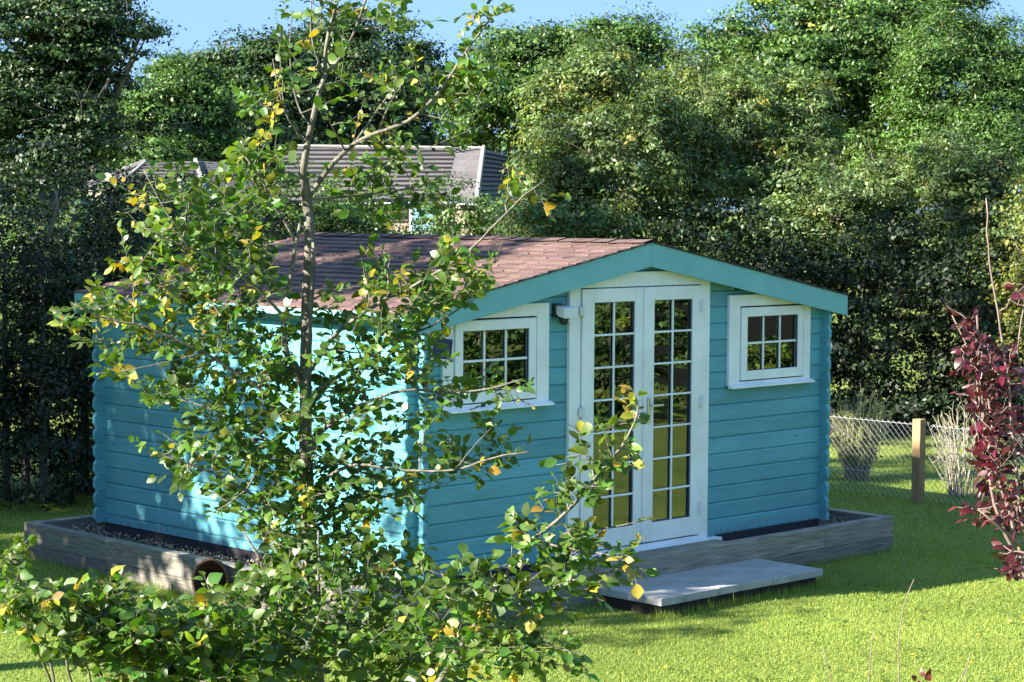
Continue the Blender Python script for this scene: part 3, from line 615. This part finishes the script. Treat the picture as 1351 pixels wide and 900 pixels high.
for e in ((320, 700, 8.7), (330, 780, 8.5), (520, 720, 9.2), (560, 800, 8.8), (480, 820, 8.5), (380, 840, 8.4), (600, 860, 8.6), (420, 700, 8.5), (300, 860, 8.4), (500, 900, 8.3)):
    T.stem([(424, 1050, 9), ((424+e[0])/2, 960-(900-e[1])*.2, (9+e[2])/2), ((424*.25+e[0]*.75), e[1]+40, e[2]), e], .014, .004, .003)
m = T.mass
m(205, 262, 45, 42, 6, .7); m(200, 345, 45, 60, 17, .4); m(262, 300, 60, 60, 24, .15); m(340, 230, 38, 50, 15, .1, .068); m(140, 425, 52, 38, 15, .3); m(100, 412, 26, 18, 3, .4)
m(240, 420, 70, 50, 30, .2); m(300, 360, 60, 60, 26, .12); m(330, 450, 55, 55, 22, .08); m(250, 510, 65, 40, 16, .06); m(165, 490, 28, 10, 3, .1); m(300, 565, 55, 45, 20, .1)
m(235, 610, 45, 25, 7, .1); m(345, 640, 65, 60, 34, .05); m(360, 520, 45, 50, 18); m(455, 430, 42, 55, 9); m(510, 395, 50, 40, 10, .1); m(545, 408, 45, 30, 14, .12); m(600, 375, 45, 32, 14, .2)
m(625, 335, 34, 28, 4, .6); m(695, 256, 28, 22, 3, .8); m(540, 372, 60, 26, 8, .35); m(470, 505, 55, 40, 15); m(530, 480, 45, 45, 14, .05); m(600, 515, 45, 18, 6); m(658, 512, 32, 12, 4, .2)
m(450, 575, 65, 45, 20); m(550, 565, 40, 28, 7); m(510, 640, 65, 24, 14); m(605, 612, 42, 16, 9); m(660, 598, 30, 9, 3); m(640, 570, 14, 10, 2)
m(425, 680, 85, 60, 50); m(520, 745, 45, 35, 8); m(430, 785, 110, 80, 85, .02, .062, 8.8, .5); m(345, 835, 80, 65, 52, .05, .066, 8.6, .4); m(560, 835, 90, 60, 38, .08, .066, 8.6, .4)
m(450, 885, 170, 50, 60, .06, .066, 8.4, .4); m(510, 250, 60, 42, 26, .02, .06, 9.3, .15)
m(450, 110, 40, 60, 6, .25); m(368, 85, 22, 55, 6, .4); m(420, 15, 45, 26, 7, .2); m(500, 20, 55, 26, 9, .1); m(560, 120, 55, 45, 15, .25, .055, 8.85, .1); m(620, 95, 28, 35, 8, .2, .06, 8.75, .1)
m(650, 20, 28, 16, 4, .3, .055, 8.74, .05); m(590, 180, 26, 18, 3, .3); m(495, 190, 30, 26, 3, .2); m(345, 165, 30, 40, 5, .3)
# big bough arching to the right in front of the doors
T.stem([(470, 1120, 8.7), (520, 1010, 8.4), (560, 930, 8.1), (592, 875, 7.95), (625, 828, 7.85), (652, 788, 7.8), (676, 745, 7.76), (697, 712, 7.72), (735, 690, 7.7), (765, 655, 7.66), (792, 622, 7.62), (815, 595, 7.6), (836, 568, 7.58), (842, 540, 7.56)], .017, .004, .002)
T.stem([(697, 712, 7.72), (740, 722, 7.66), (780, 730, 7.6), (830, 735, 7.55)], .006, .003); T.stem([(740, 705, 7.7), (790, 700, 7.65), (835, 690, 7.62), (862, 684, 7.6)], .004, .002)
T.stem([(652, 788, 7.8), (600, 765, 7.75), (560, 750, 7.7)], .004, .002); T.stem([(676, 745, 7.76), (674, 710, 7.75), (678, 685, 7.75)], .003, .0015); T.stem([(600, 870, 7.95), (660, 850, 7.8), (720, 850, 7.7), (765, 862, 7.65)], .006, .002)
bk = dict(size=.066, d=7.65, dd=.12, ln=.15, nl=6)
m(843, 550, 14, 20, 2, .1, **bk); m(800, 590, 34, 32, 7, .2, **bk); m(772, 640, 40, 36, 9, .15, **bk); m(720, 705, 55, 40, 16, .25, **bk); m(800, 735, 40, 32, 9, .45, **bk); m(690, 785, 75, 55, 22, .15, **bk)
m(610, 790, 50, 45, 13, .15, **bk); m(735, 860, 36, 28, 6, .4, **bk); m(645, 865, 65, 36, 15, .25, **bk); m(862, 686, 6, 6, 1, 0, **{**bk, 'nl': 2, 'ln': .05}); m(788, 775, 10, 26, 2, 1., **{**bk, 'nl': 3}); m(675, 690, 8, 10, 1, 0, **{**bk, 'nl': 3, 'ln': .08})
T.finish(yt, base, 'bark_young', 'leaf_young')

# leafy shrub at the lower left
base = at(150, 1280, 8.4); base[2] = GZ
sb_ = empty('leafy_shrub', base, 'low spreading green shrub with toothed leaves at the bottom left corner', 'shrub')
T = Plant(); T.k = 1.9; T.ls = .74; T.stem([(150, 1278, 8.4), (150, 1150, 8.4), (152, 1060, 8.4)], .02, .016)
for e in ((15, 735, 8.3), (60, 785, 8.2), (120, 790, 8.2), (170, 790, 8.1), (230, 800, 8.2), (285, 815, 8.3), (330, 830, 8.2), (200, 850, 8.0), (110, 850, 8.0), (270, 880, 7.9), (20, 800, 8.1)):
    T.stem([(152, 1060, 8.4), ((152+e[0]*1.0)/2, 960, 8.3), (152*.25+e[0]*.75, e[1]+60, e[2]), e], .009, .003, .003)
bk = dict(size=.064, d=8.15, dd=.3, ln=.16, nl=8)
T.mass(15, 745, 20, 22, 6, .25, **bk); T.mass(55, 805, 58, 22, 26, .12, **bk); T.mass(150, 815, 70, 30, 42, .08, **bk); T.mass(215, 845, 60, 25, 30, .06, **bk); T.mass(130, 850, 60, 32, 26, .1, **bk); T.mass(225, 878, 80, 40, 52, .12, **bk)
T.mass(300, 870, 60, 36, 30, .05, **bk); T.mass(20, 795, 26, 26, 8, .2, **bk); T.mass(145, 800, 10, 20, 4, 1., **bk); T.mass(280, 835, 50, 22, 18, .05, **bk); T.mass(287, 795, 16, 10, 4, .3, **bk)
T.finish(sb_, base, 'bark_young', 'leaf_young', 'stems')

# red-leaved shrub at the right edge
base = at(1420, 1400, 7.0); base[2] = GZ
rs = empty('red_leaf_shrub', base, 'tall shrub with dark red leaves and bare pale shoots at the right edge', 'shrub')
T = Plant(); T.stem([(1420, 1530, 7), (1400, 1100, 7), (1385, 900, 7)], .03, .02)
for p in ([(1385, 900, 7), (1350, 740, 7), (1320, 640, 7), (1297, 560, 7), (1288, 500, 7), (1275, 450, 7), (1256, 416, 7)], [(1390, 950, 7), (1360, 760, 6.9), (1340, 620, 6.9), (1332, 520, 6.9), (1322, 440, 6.9), (1312, 400, 6.9), (1305, 330, 6.9), (1301, 262, 6.9)],
          [(1390, 900, 7.1), (1372, 720, 7.1), (1358, 560, 7.1), (1340, 460, 7.1), (1352, 400, 7.1)], [(1370, 800, 7), (1325, 700, 6.95), (1302, 640, 6.95), (1310, 560, 7), (1288, 415, 7)], [(1345, 720, 7), (1320, 690, 6.9), (1290, 672, 6.9)],
          [(1310, 640, 7), (1300, 560, 7), (1290, 500, 7), (1289, 408, 7)]):
    T.stem(p, .008, .0025, .002)
T.k = 1.0
bk = dict(size=.034, d=7.0, dd=.18, ln=.13, nl=9)
for a in ((1270, 425, 18, 12, 4), (1277, 465, 16, 30, 7), (1302, 500, 32, 36, 18), (1335, 530, 34, 50, 30), (1315, 590, 34, 50, 36), (1348, 400, 10, 24, 5), (1330, 655, 26, 40, 24), (1340, 730, 14, 40, 12), (1312, 460, 20, 26, 6), (1300, 672, 22, 16, 7)): T.mass(*a, 0, **bk)
T.T = [np.array([rng.uniform(1.2, 2.6), rng.uniform(.8, 2.2), rng.uniform(.8, 1.6)])*rng.uniform(.5, 1.3) for _ in T.T]
T.finish(rs, base, 'bark_red', 'leaf_red', 'stems', asp=.5)
# bare shoots along the bottom edge
base = at(1190, 1300, 7.2); base[2] = GZ
bs = empty('bare_shoots', base, 'thin bare upright shoots rising from the bottom edge in front of the sunny lawn', 'shrub')
T = Plant(); T.stem([(1190, 1500, 7.2), (1190, 1250, 7.2)], .012, .01)
for p in ([(1190, 1250, 7.2), (1192, 1000, 7.2), (1186, 900, 7.2), (1183, 850, 7.2), (1191, 800, 7.2), (1206, 764, 7.2)], [(1190, 1250, 7.2), (1150, 1000, 7.2), (1145, 900, 7.2), (1152, 830, 7.2)], [(1190, 1250, 7.2), (1120, 1000, 7.2), (1098, 900, 7.2), (1086, 854, 7.2)],
          [(1190, 1250, 7.2), (1262, 1000, 7.2), (1270, 900, 7.2), (1280, 862, 7.2)], [(1190, 1250, 7.2), (1216, 960, 7.2), (1215, 895, 7.2)], [(1190, 1250, 7.2), (1240, 960, 7.2), (1262, 905, 7.2), (1275, 880, 7.2)]): T.stem(p, .0045, .0016, .0015)
for _ in range(6): T.leaf(at(1215+rng.uniform(-8, 8), 893+rng.uniform(-3, 6), 7.2), nrm(UPV+rng.normal(0, .6, 3)), nrm(-FW+rng.normal(0, .4, 3)), .03, np.array([3, 3, 1.5]))
T.finish(bs, base, 'bark_red', 'leaf_red', 'shoots')

# two shrubs by the fence
def twigs(name, label, pos, h, spread, n, bark, leafm, nleaf, lsize, tint=None):
    root = empty(name, pos, label, 'shrub'); mb = MB(); C_, A_ = [], []
    for i in range(n):
        a = rng.uniform(0, 2*np.pi); r = spread*math.sqrt(rng.random()); hh = h*rng.uniform(.55, 1.0)*(1-.25*r/spread)
        b0 = np.array([math.cos(a), math.sin(a), 0])*r*.3; tip = np.array([math.cos(a)*r, math.sin(a)*r, hh]); mid = (b0+tip)/2+np.array([0, 0, .1*hh])-np.array([math.cos(a), math.sin(a), 0])*r*.12
        t = np.linspace(0, 1, 10)[:, None]; Q = (1-t)**2*b0+2*t*(1-t)*mid+t**2*tip; Q[1:] += rng.normal(0, .008, Q[1:].shape); mb.tube(Q, np.linspace(.007, .002, 10), 4, cap=False)
        for k in range(4):
            j = rng.integers(3, 9); e = Q[j]+nrm(rng.normal(size=3)+UPV*1.6)*rng.uniform(.06, .2); mb.tube([Q[j], (Q[j]+e)/2+rng.normal(0, .01, 3), e], [.003, .0025, .0015], 3, cap=False)
            for _ in range(nleaf//4):
                f = rng.random(); C_.append(Q[j]*(1-f)+e*f+rng.normal(0, .012, 3)); A_.append(nrm(UPV*1.2+rng.normal(size=3)))
    mb.build('stems', bark, root)
    if nleaf:
        C_ = np.array(C_); A_ = np.array(A_); k = len(C_); Ln = lsize*rng.uniform(.6, 1.3, k); V, F = quad_leaves(C_, A_, nrm(rng.normal(size=(k, 3))+UPV*.3), Ln, Ln*.38)
        fast_mesh('foliage', V, F, leafm, root, tint=rng.uniform(.6, 1.4, (k, 1))*np.array([1, 1, 1.]))
    return root
p = on_ground(1130, 633, GZ); twigs('willow_bush', 'upright bush with cream-green leaves behind the wire fence next to the cabin', p, 1.18, .40, 95, 'bark_pale', 'leaf_cream', 40, .045)
p = on_ground(1268, 655, GZ); r_ = twigs('twiggy_bush', 'nearly bare pale twiggy bush beside the fence behind the red shrub', p, 1.08, .42, 48, 'bark_pale', 'leaf_cream', 4, .03)
# ================================================================== hedges, trees and houses behind
def B(u, v, d, ru, rv, depth=None):
    """blob seen about (u,v) at d metres, radii given in photo pixels"""
    rx = ru*d/FPX; rzv = rv*d/FPX; return (tuple(at(u, v, d)), (rx, depth or rx*.9, rzv))
def gbase(u, d):
    p = at(u, 400, d); return (p[0], p[1], GZ)
BG = 'broadleaf trees behind the garden'
# willow-like bushes, right and centre, about 30 m off
tree('willow_tree', 'pale green bushy willow just right of the far grey roofs behind the cabin ridge', 'tree', gbase(755, 31), [B(770, 170, 31, 75, 80), B(735, 250, 30, 58, 66), B(830, 230, 30, 80, 90), B(765, 305, 29.5, 90, 44), B(800, 120, 31.5, 50, 50), B(712, 190, 31.5, 22, 40)], 0.074, 54080, 'leaf_willow', 'bark', .07, BG, twigs=26, clump=.3, per=34, upright=.5, yellow=.08, aspect=.42, tintv=.34)
tree('willow_tree', 'yellowish green willow with upright sprays directly behind the cabin doors', 'tree', gbase(950, 32), [B(930, 200, 32, 90, 90), B(1010, 170, 32.5, 80, 80), B(950, 290, 31, 110, 70), B(890, 140, 33, 60, 55), B(1050, 260, 31.5, 70, 80)], 0.076, 58240, 'leaf_willow', 'bark', .08, BG, twigs=26, clump=.3, per=34, upright=.6, yellow=.12, aspect=.42, tintv=.34)
tree('willow_tree', 'low wide willow with bare pale twigs above the right end of the cabin roof', 'tree', gbase(1130, 30), [B(1100, 290, 30, 90, 60), B(1170, 260, 30.5, 70, 55), B(1130, 350, 31, 110, 50), B(1230, 330, 30, 60, 60)], 0.069, 43680, 'leaf_willow', 'bark', .07, BG, twigs=26, clump=.28, per=34, upright=.3, yellow=.06, aspect=.45, tintv=.34)
tree('willow_tree', 'loose light green bush above the red shrub at the right edge', 'tree', gbase(1300, 28), [B(1290, 290, 28, 60, 70), B(1340, 340, 27.5, 50, 80), B(1250, 230, 29, 40, 50), B(1280, 400, 28.5, 80, 40)], 0.069, 31200, 'leaf_willow', 'bark', .07, BG, twigs=26, clump=.28, per=34, upright=.3, yellow=.12, aspect=.45, tintv=.34)
tree('autumn_bush', 'bush with yellow-brown sunlit leaves cut by the right edge of the picture', 'shrub', gbase(1362, 26), [B(1358, 320, 26, 26, 60), B(1366, 260, 26, 22, 40), B(1375, 420, 26, 40, 100)], 0.059, 9360, 'leaf_willow', 'bark_pale', .06, None, clump=.35, per=45, yellow=.8, upright=.2)
# dark undergrowth behind them
def hedge(name, label, pts, h, th, leaf, n, m, **kw):
    bl = []
    for (u0, d0), (u1, d1) in zip(pts[:-1], pts[1:]):
        for t in np.linspace(0, 1, 5)[:-1]:
            g_ = gbase(u0+(u1-u0)*t, d0+(d1-d0)*t); hh = h*rng.uniform(.86, 1.08)
            for f in (.2, .5, .8): bl.append(((g_[0]+rng.normal(0, .15), g_[1]+rng.normal(0, .15), GZ+hh*f), (th*1.2, th*1.2, hh*.24)))
    root = empty(name, bl[len(bl)//2][0][:2]+(GZ,), label, 'hedge'); b0 = np.array(root.location)
    V, F, t = crown(bl, leaf, n, **kw); fast_mesh('foliage', V-b0, F, m, root, tint=t)
    mb = MB()
    for bb in bl[::3]: mb.tube([np.array((bb[0][0], bb[0][1], GZ))-b0, np.array(bb[0])-b0+UPV*h*.6], [.05, .02], 5)
    mb.build('stems', 'bark', root); return root
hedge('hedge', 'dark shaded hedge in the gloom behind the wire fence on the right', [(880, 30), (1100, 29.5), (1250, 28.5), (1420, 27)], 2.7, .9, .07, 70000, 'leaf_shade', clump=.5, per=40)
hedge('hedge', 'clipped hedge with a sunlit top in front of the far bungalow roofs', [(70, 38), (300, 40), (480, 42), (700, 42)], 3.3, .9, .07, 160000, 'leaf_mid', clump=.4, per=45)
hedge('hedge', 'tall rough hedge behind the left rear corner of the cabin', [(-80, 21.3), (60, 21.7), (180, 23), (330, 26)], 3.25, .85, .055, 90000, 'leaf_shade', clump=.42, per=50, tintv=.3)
tree('hedgerow_bush', 'brighter green bush rising in front of the left hedge beside the cabin roof', 'shrub', gbase(150, 21), [B(150, 320, 25, 48, 50), B(120, 350, 25, 50, 50), B(175, 290, 25.3, 30, 30)], 0.043, 15600, 'leaf_mid', 'bark', .05, None, clump=.3, per=45)
# dead pale branch in the left hedge
root = empty('dead_branch', tuple(at(62, 320, 20.4)), 'bare pale dead branch poking out of the left hedge', 'branch'); b0 = np.array(root.location); mb = MB()
for p, r in (([(62, 320), (68, 300), (72, 285), (76, 268), (73, 250)], .022), ([(74, 272), (60, 265), (45, 258), (38, 250)], .014), ([(68, 302), (55, 295), (35, 291)], .012), ([(80, 315), (90, 300), (95, 290)], .01)):
    mb.tube(np.array([at(u, v, 20.4) for u, v in p])-b0, np.linspace(r, r*.5, len(p)), 6)
mb.build('wood', 'bark', root, smooth=True)
# far trees
tree('sycamore_tree', 'large dark tree at the far left with tiered boughs against the sky', 'tree', gbase(60, 60), [B(20, 60, 60, 75, 60), B(90, 40, 60, 60, 45), B(145, 22, 60, 50, 20), B(140, 75, 60, 40, 18), B(60, 130, 60, 85, 50), B(20, 190, 60, 80, 50), B(110, 180, 59, 50, 40), B(100, -20, 61, 80, 30), B(185, 45, 60, 22, 10), B(30, 245, 59, 60, 30)], 0.136, 80500, 'leaf_dark', 'bark', .35, BG, twigs=14, tws=2.5, clump=.75, per=40, flat=.5, hollow=.6, tintv=.34)
tree('broadleaf_tree', 'rounded mid-green tree standing behind the left bungalow roof', 'tree', gbase(190, 80), [B(165, 165, 80, 50, 45), B(215, 150, 79, 50, 42), B(270, 165, 80, 50, 50), B(190, 210, 79, 90, 35), B(240, 120, 81, 45, 30)], 0.163, 52500, 'leaf_mid', 'bark', .3, BG, clump=.95, per=40, tintv=.34)
tree('broadleaf_tree', 'tall dark tree behind the slim trunk, left of the sky gap', 'tree', gbase(330, 88), [B(325, 95, 88, 60, 42), B(275, 115, 88, 45, 35), B(375, 85, 88, 45, 42), B(330, 150, 87, 90, 50), B(340, 210, 86, 100, 35), B(243, 92, 88, 18, 11)], 0.177, 59500, 'leaf_dark', 'bark', .35, BG, clump=1.0, per=40, tintv=.34)
tree('broadleaf_tree', 'dark blue-green tree behind the ridge of the far roof', 'tree', gbase(500, 92), [B(480, 80, 92, 75, 52), B(545, 105, 92, 45, 45), B(420, 90, 93, 50, 60), B(500, 150, 91, 100, 60), B(470, 200, 90, 90, 30)], 0.184, 59500, 'leaf_dark', 'bark', .35, BG, clump=1.05, per=40, tintv=.34)
tree('broadleaf_tree', 'fluffy lighter green tree above the right end of the far roof', 'tree', gbase(680, 86), [B(660, 100, 86, 50, 45), B(710, 72, 86, 55, 38), B(760, 82, 86, 45, 42), B(690, 140, 85, 90, 60), B(620, 140, 85, 40, 50)], 0.170, 59500, 'leaf_mid', 'bark', .3, BG, clump=.95, per=40, tintv=.28)
tree('broadleaf_tree', 'thin wispy tree in the dip of the treeline under the sky', 'tree', gbase(830, 78), [B(820, 60, 78, 45, 38), B(850, 90, 78, 50, 45), B(800, 110, 77, 60, 50)], 0.136, 26250, 'leaf_mid', 'bark', .25, BG, clump=.9, per=34, tintv=.28, ragged=.5)
tree('sycamore_tree', 'huge domed tree with dark hollows filling the top right', 'tree', gbase(1060, 50), [B(955, 85, 50, 62, 50), B(1025, 45, 50, 70, 46), B(1100, 20, 50, 80, 45), B(1140, 90, 49, 80, 55), B(1060, 110, 48, 80, 50), B(1160, 160, 49, 70, 40), B(1180, 40, 50.5, 55, 40), B(980, 140, 49, 70, 60), B(1200, 120, 50, 40, 40), B(1140, 215, 48, 110, 45), B(1010, 200, 48, 80, 45)], 0.109, 108500, 'leaf_mid', 'bark', .4, BG, twigs=18, tws=1.8, clump=.62, per=45, flat=.5, tintv=.38, yellow=.05)
tree('broadleaf_tree', 'very dark treetop behind the domed tree at the top right', 'tree', gbase(1200, 64), [B(1190, 0, 64, 100, 24), B(1100, -15, 64, 90, 25), B(1255, -2, 64, 40, 14), B(1180, 60, 64, 120, 50)], 0.136, 28000, 'leaf_dark', 'bark', .4, BG, clump=.8, per=40)
tree('broadleaf_tree', 'soft light green tree at the top right corner with feathery leaves', 'tree', gbase(1290, 47), [B(1250, 60, 47, 65, 45), B(1310, 80, 47, 60, 50), B(1240, 130, 46, 70, 60), B(1320, 160, 46, 70, 60), B(1370, 130, 47, 50, 60), B(1280, 210, 45, 90, 50)], 0.088, 87500, 'leaf_mid', 'bark', .3, BG, clump=.55, per=45, tintv=.28, upright=.4, aspect=.4)

wd_ = []
for u in range(-150, 1520, 45): wd_.append(B(u, 235+rng.uniform(-18, 8), 112+rng.uniform(-6, 6), 60, 42))
V, F, t = crown(wd_, .42, 46000, clump=1.8, per=40); tag(fast_mesh('woodland', V, F, 'leaf_dark', tint=t), 'distant dark woodland closing the view low behind the trees', 'woodland', kind='stuff')
# ---- far bungalows
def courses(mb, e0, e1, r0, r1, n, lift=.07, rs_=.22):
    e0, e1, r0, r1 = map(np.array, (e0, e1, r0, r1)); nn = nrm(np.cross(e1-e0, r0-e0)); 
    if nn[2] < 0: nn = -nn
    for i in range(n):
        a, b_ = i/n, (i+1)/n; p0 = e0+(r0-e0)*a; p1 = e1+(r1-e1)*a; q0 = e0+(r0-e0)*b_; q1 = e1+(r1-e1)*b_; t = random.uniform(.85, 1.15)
        mb.add([p0+nn*lift, p1+nn*lift, q1+nn*.012, q0+nn*.012, p0-nn*.03, p1-nn*.03], [(0, 1, 2, 3), (4, 5, 1, 0), (0, 3, 4), (1, 5, 2)], (t, t, t)); mb.T[-3] = (rs_, rs_, rs_*1.15)  # riser faces tinted dark: shadow lines below each course painted in
def strip(a, b_, wd, hh, name, parent, m, off):
    a, b_ = np.array(a)-off, np.array(b_)-off; k = MB(); k.tube([a, (a+b_)/2, b_], wd, 6); return k.build(name, m, parent)
hz = lambda u, v, d: np.array(at(u, v, d))
# right bungalow
hb = empty('bungalow', gbase(540, 74), 'far bungalow with dark ribbed roof and a pale right hand roof panel beyond the hedge', 'house'); b0 = np.array(hb.location)
E0, E1, R0, R1 = hz(350, 268, 71), hz(588, 264, 70), hz(380, 194, 76), hz(603, 196, 75)
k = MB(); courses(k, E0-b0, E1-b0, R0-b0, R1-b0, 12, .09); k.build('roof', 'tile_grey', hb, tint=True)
E2, R2 = hz(629, 266, 68.6), hz(638, 197, 73.6)
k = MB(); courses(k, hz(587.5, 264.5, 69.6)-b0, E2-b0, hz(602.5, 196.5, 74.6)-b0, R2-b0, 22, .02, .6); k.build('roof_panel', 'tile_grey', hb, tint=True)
E3, R3 = hz(676, 262, 73.5), hz(668, 204, 77)
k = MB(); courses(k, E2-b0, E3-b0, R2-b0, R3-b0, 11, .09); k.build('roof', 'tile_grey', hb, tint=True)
strip(E2+UPV*.05, R2+UPV*.08, .08, 0, 'hip_tiles', hb, 'ridge_tile', b0); strip(R0+UPV*.05, R2+UPV*.05, .05, 0, 'ridge_tiles', hb, 'ridge_tile', b0)
inw = FW*.6
k = MB(); 
def wallq(mb, a, b_, h, off, dep):
    a = np.array(a)+dep-off; b_ = np.array(b_)+dep-off; a2, b2 = a.copy(), b_.copy(); a2[2] = b2[2] = 0; mb.prism([a-UPV*.05, b_-UPV*.05, b2, a2], FW, .25)
wallq(k, E0, E1, 0, b0, inw); wallq(k, E1, E2, 0, b0, inw); wallq(k, E2, E3, 0, b0, inw); k.build('wall', 'render_wall', hb)
strip(E0-UPV*.08, E1-UPV*.08, .03, 0, 'gutter', hb, 'white_plastic', b0); strip(E1-UPV*.1, E2-UPV*.1, .03, 0, 'gutter', hb, 'white_plastic', b0)
a = hz(540, 272, 70.3)-b0; c = hz(574, 272, 69.9)-b0; k = MB(); k.prism([a, c, c-UPV*.9, a-UPV*.9], FW, .25); wn = k.build('window', 'upvc', hb)
a = hz(543, 274, 70.2)-b0; c = hz(571, 274, 69.8)-b0; k = MB(); k.prism([a, c, c-UPV*.75, a-UPV*.75], FW, .2); k.build('pane', 'far_glass', wn)
# left bungalow
hb = empty('bungalow', gbase(215, 68), 'far hipped roof half hidden by trees left of the slim trunk', 'house'); b0 = np.array(hb.location)
E0, E1, R0, R1 = hz(150, 252, 64), hz(272, 258, 63), hz(192, 216, 68), hz(258, 213, 67.5)
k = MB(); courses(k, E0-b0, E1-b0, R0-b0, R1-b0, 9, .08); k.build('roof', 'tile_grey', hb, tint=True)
EL, ER = hz(112, 247, 67), hz(345, 256, 66)
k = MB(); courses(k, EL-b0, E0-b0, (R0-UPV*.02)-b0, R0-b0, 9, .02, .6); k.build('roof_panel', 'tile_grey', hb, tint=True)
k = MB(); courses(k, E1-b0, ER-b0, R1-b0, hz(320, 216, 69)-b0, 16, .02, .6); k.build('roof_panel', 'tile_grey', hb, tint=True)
strip(E0+UPV*.05, R0+UPV*.05, .07, 0, 'hip_tiles', hb, 'ridge_tile', b0); strip(E1+UPV*.05, R1+UPV*.05, .07, 0, 'hip_tiles', hb, 'ridge_tile', b0); strip(EL+UPV*.05, R0+UPV*.06, .10, 0, 'hip_tiles', hb, 'ridge_tile', b0)
k = MB(); wallq(k, EL, E0, 0, b0, inw); wallq(k, E0, E1, 0, b0, inw); wallq(k, E1, ER, 0, b0, inw); k.build('wall', 'render_wall', hb)

# ---- the part of the garden beside and behind the photographer (casts the shade, shows in the panes)
def simple_tree(name, label, x, y, h, r, leaf, n, m, z0=1.0, **kw):
    bl = [((x+rng.uniform(-.5, .5)*r, y+rng.uniform(-.5, .5)*r, z0+r*.6+(h-z0-r*1.1)*f), (r*.75, r*.75, max(.5, (h-z0)*.27))) for f in np.linspace(0, 1, 5)]
    return tree(name, label, 'tree', (x, y, GZ), bl, leaf, n, m, 'bark', .12, **kw)
simple_tree('garden_tree', 'leafy tree out of view left of the cabin that dapples its side wall', -6.6, 6.6, 7.1, 2.1, .11, 52000, 'leaf_mid', .6, clump=.4, per=40)
simple_tree('garden_tree', 'second leafy tree out of view behind the first one on the left', -7.5, 10.4, 6.6, 2.3, .14, 26000, 'leaf_mid', .3, clump=.45, per=40)
simple_tree('garden_tree', 'third leafy tree out of view at the back of the left lawn', -8.5, 14.2, 6.6, 2.3, .14, 20000, 'leaf_mid', .3, clump=.45, per=40)
simple_tree('small_garden_tree', 'small loose tree out of view that shades the step and the lawn before it', -6.3, 1.85, 5.0, 1.0, .06, 6000, 'leaf_mid', 2.4, clump=.25, per=30)
simple_tree('tall_shade_tree', 'tall dense tree added out of view on the left to shade the lawn beyond the fence', -11.5, 11.7, 16.6, 1.3, .2, 13000, 'leaf_mid', .3, clump=.6, per=40)  # unseen tree added for the shade it throws past the fence
for i, (x, y, h) in enumerate(((-14, 16.2, 16.6), (-14.2, 18.4, 15.2))):  # two unseen trees added to darken the hedge on the right
    simple_tree('tall_shade_tree', ['nearer', 'farther'][i]+' of two very tall trees added out of view on the far left to shade the right hedge', x, y, h, 1.6, .2, 24000, 'leaf_mid', .3, clump=.6, per=40)
for i, (x, y, h) in enumerate(((7.6, -11.4, 1.9), (9.7, -10.2, 2.1), (11.7, -8.9, 2.0), (13.6, -7.8, 1.05), (15.5, -6.6, 1.1))):
    bl = [((x+rng.uniform(-.5, .5), y+rng.uniform(-.5, .5), GZ+h*f), (1.1, 1.1, h*.3)) for f in (.25, .55, .8)]
    tree('garden_shrub', ['first', 'second', 'third', 'fourth', 'last'][i]+' green shrub out of view opposite the cabin doors, mirrored in the glass', 'shrub', (x, y, GZ), bl, .09, 9000, 'leaf_mid', 'bark', .05, 'shrubs opposite the cabin', clump=.3, per=40, yellow=.1)
for i, (x, y) in enumerate(((14, -16), (18.5, -13.5), (22.5, -10))):
    simple_tree('garden_tree', ['nearest', 'middle', 'farthest'][i]+' tree of three out of view opposite the cabin doors', x, y, 6.5, 2.2, .16, 12000, 'leaf_mid', .8, clump=.5, per=40)
gh = empty('garden_shed', (18.2, -11.2, GZ), 'grey walled shed out of view opposite the right window', 'shed')
k = MB(); k.box(-1.6, 1.6, -2.2, 2.2, 0, 2.3); k.build('wall', 'tile_grey', gh); k = MB(); k.prism([(-1.8, -2.4, 2.32), (0, -2.4, 3.1), (1.8, -2.4, 2.32)], (0, 1, 0), 4.8); k.build('roof', 'roof_slate', gh)
bpy.context.view_layer.update()
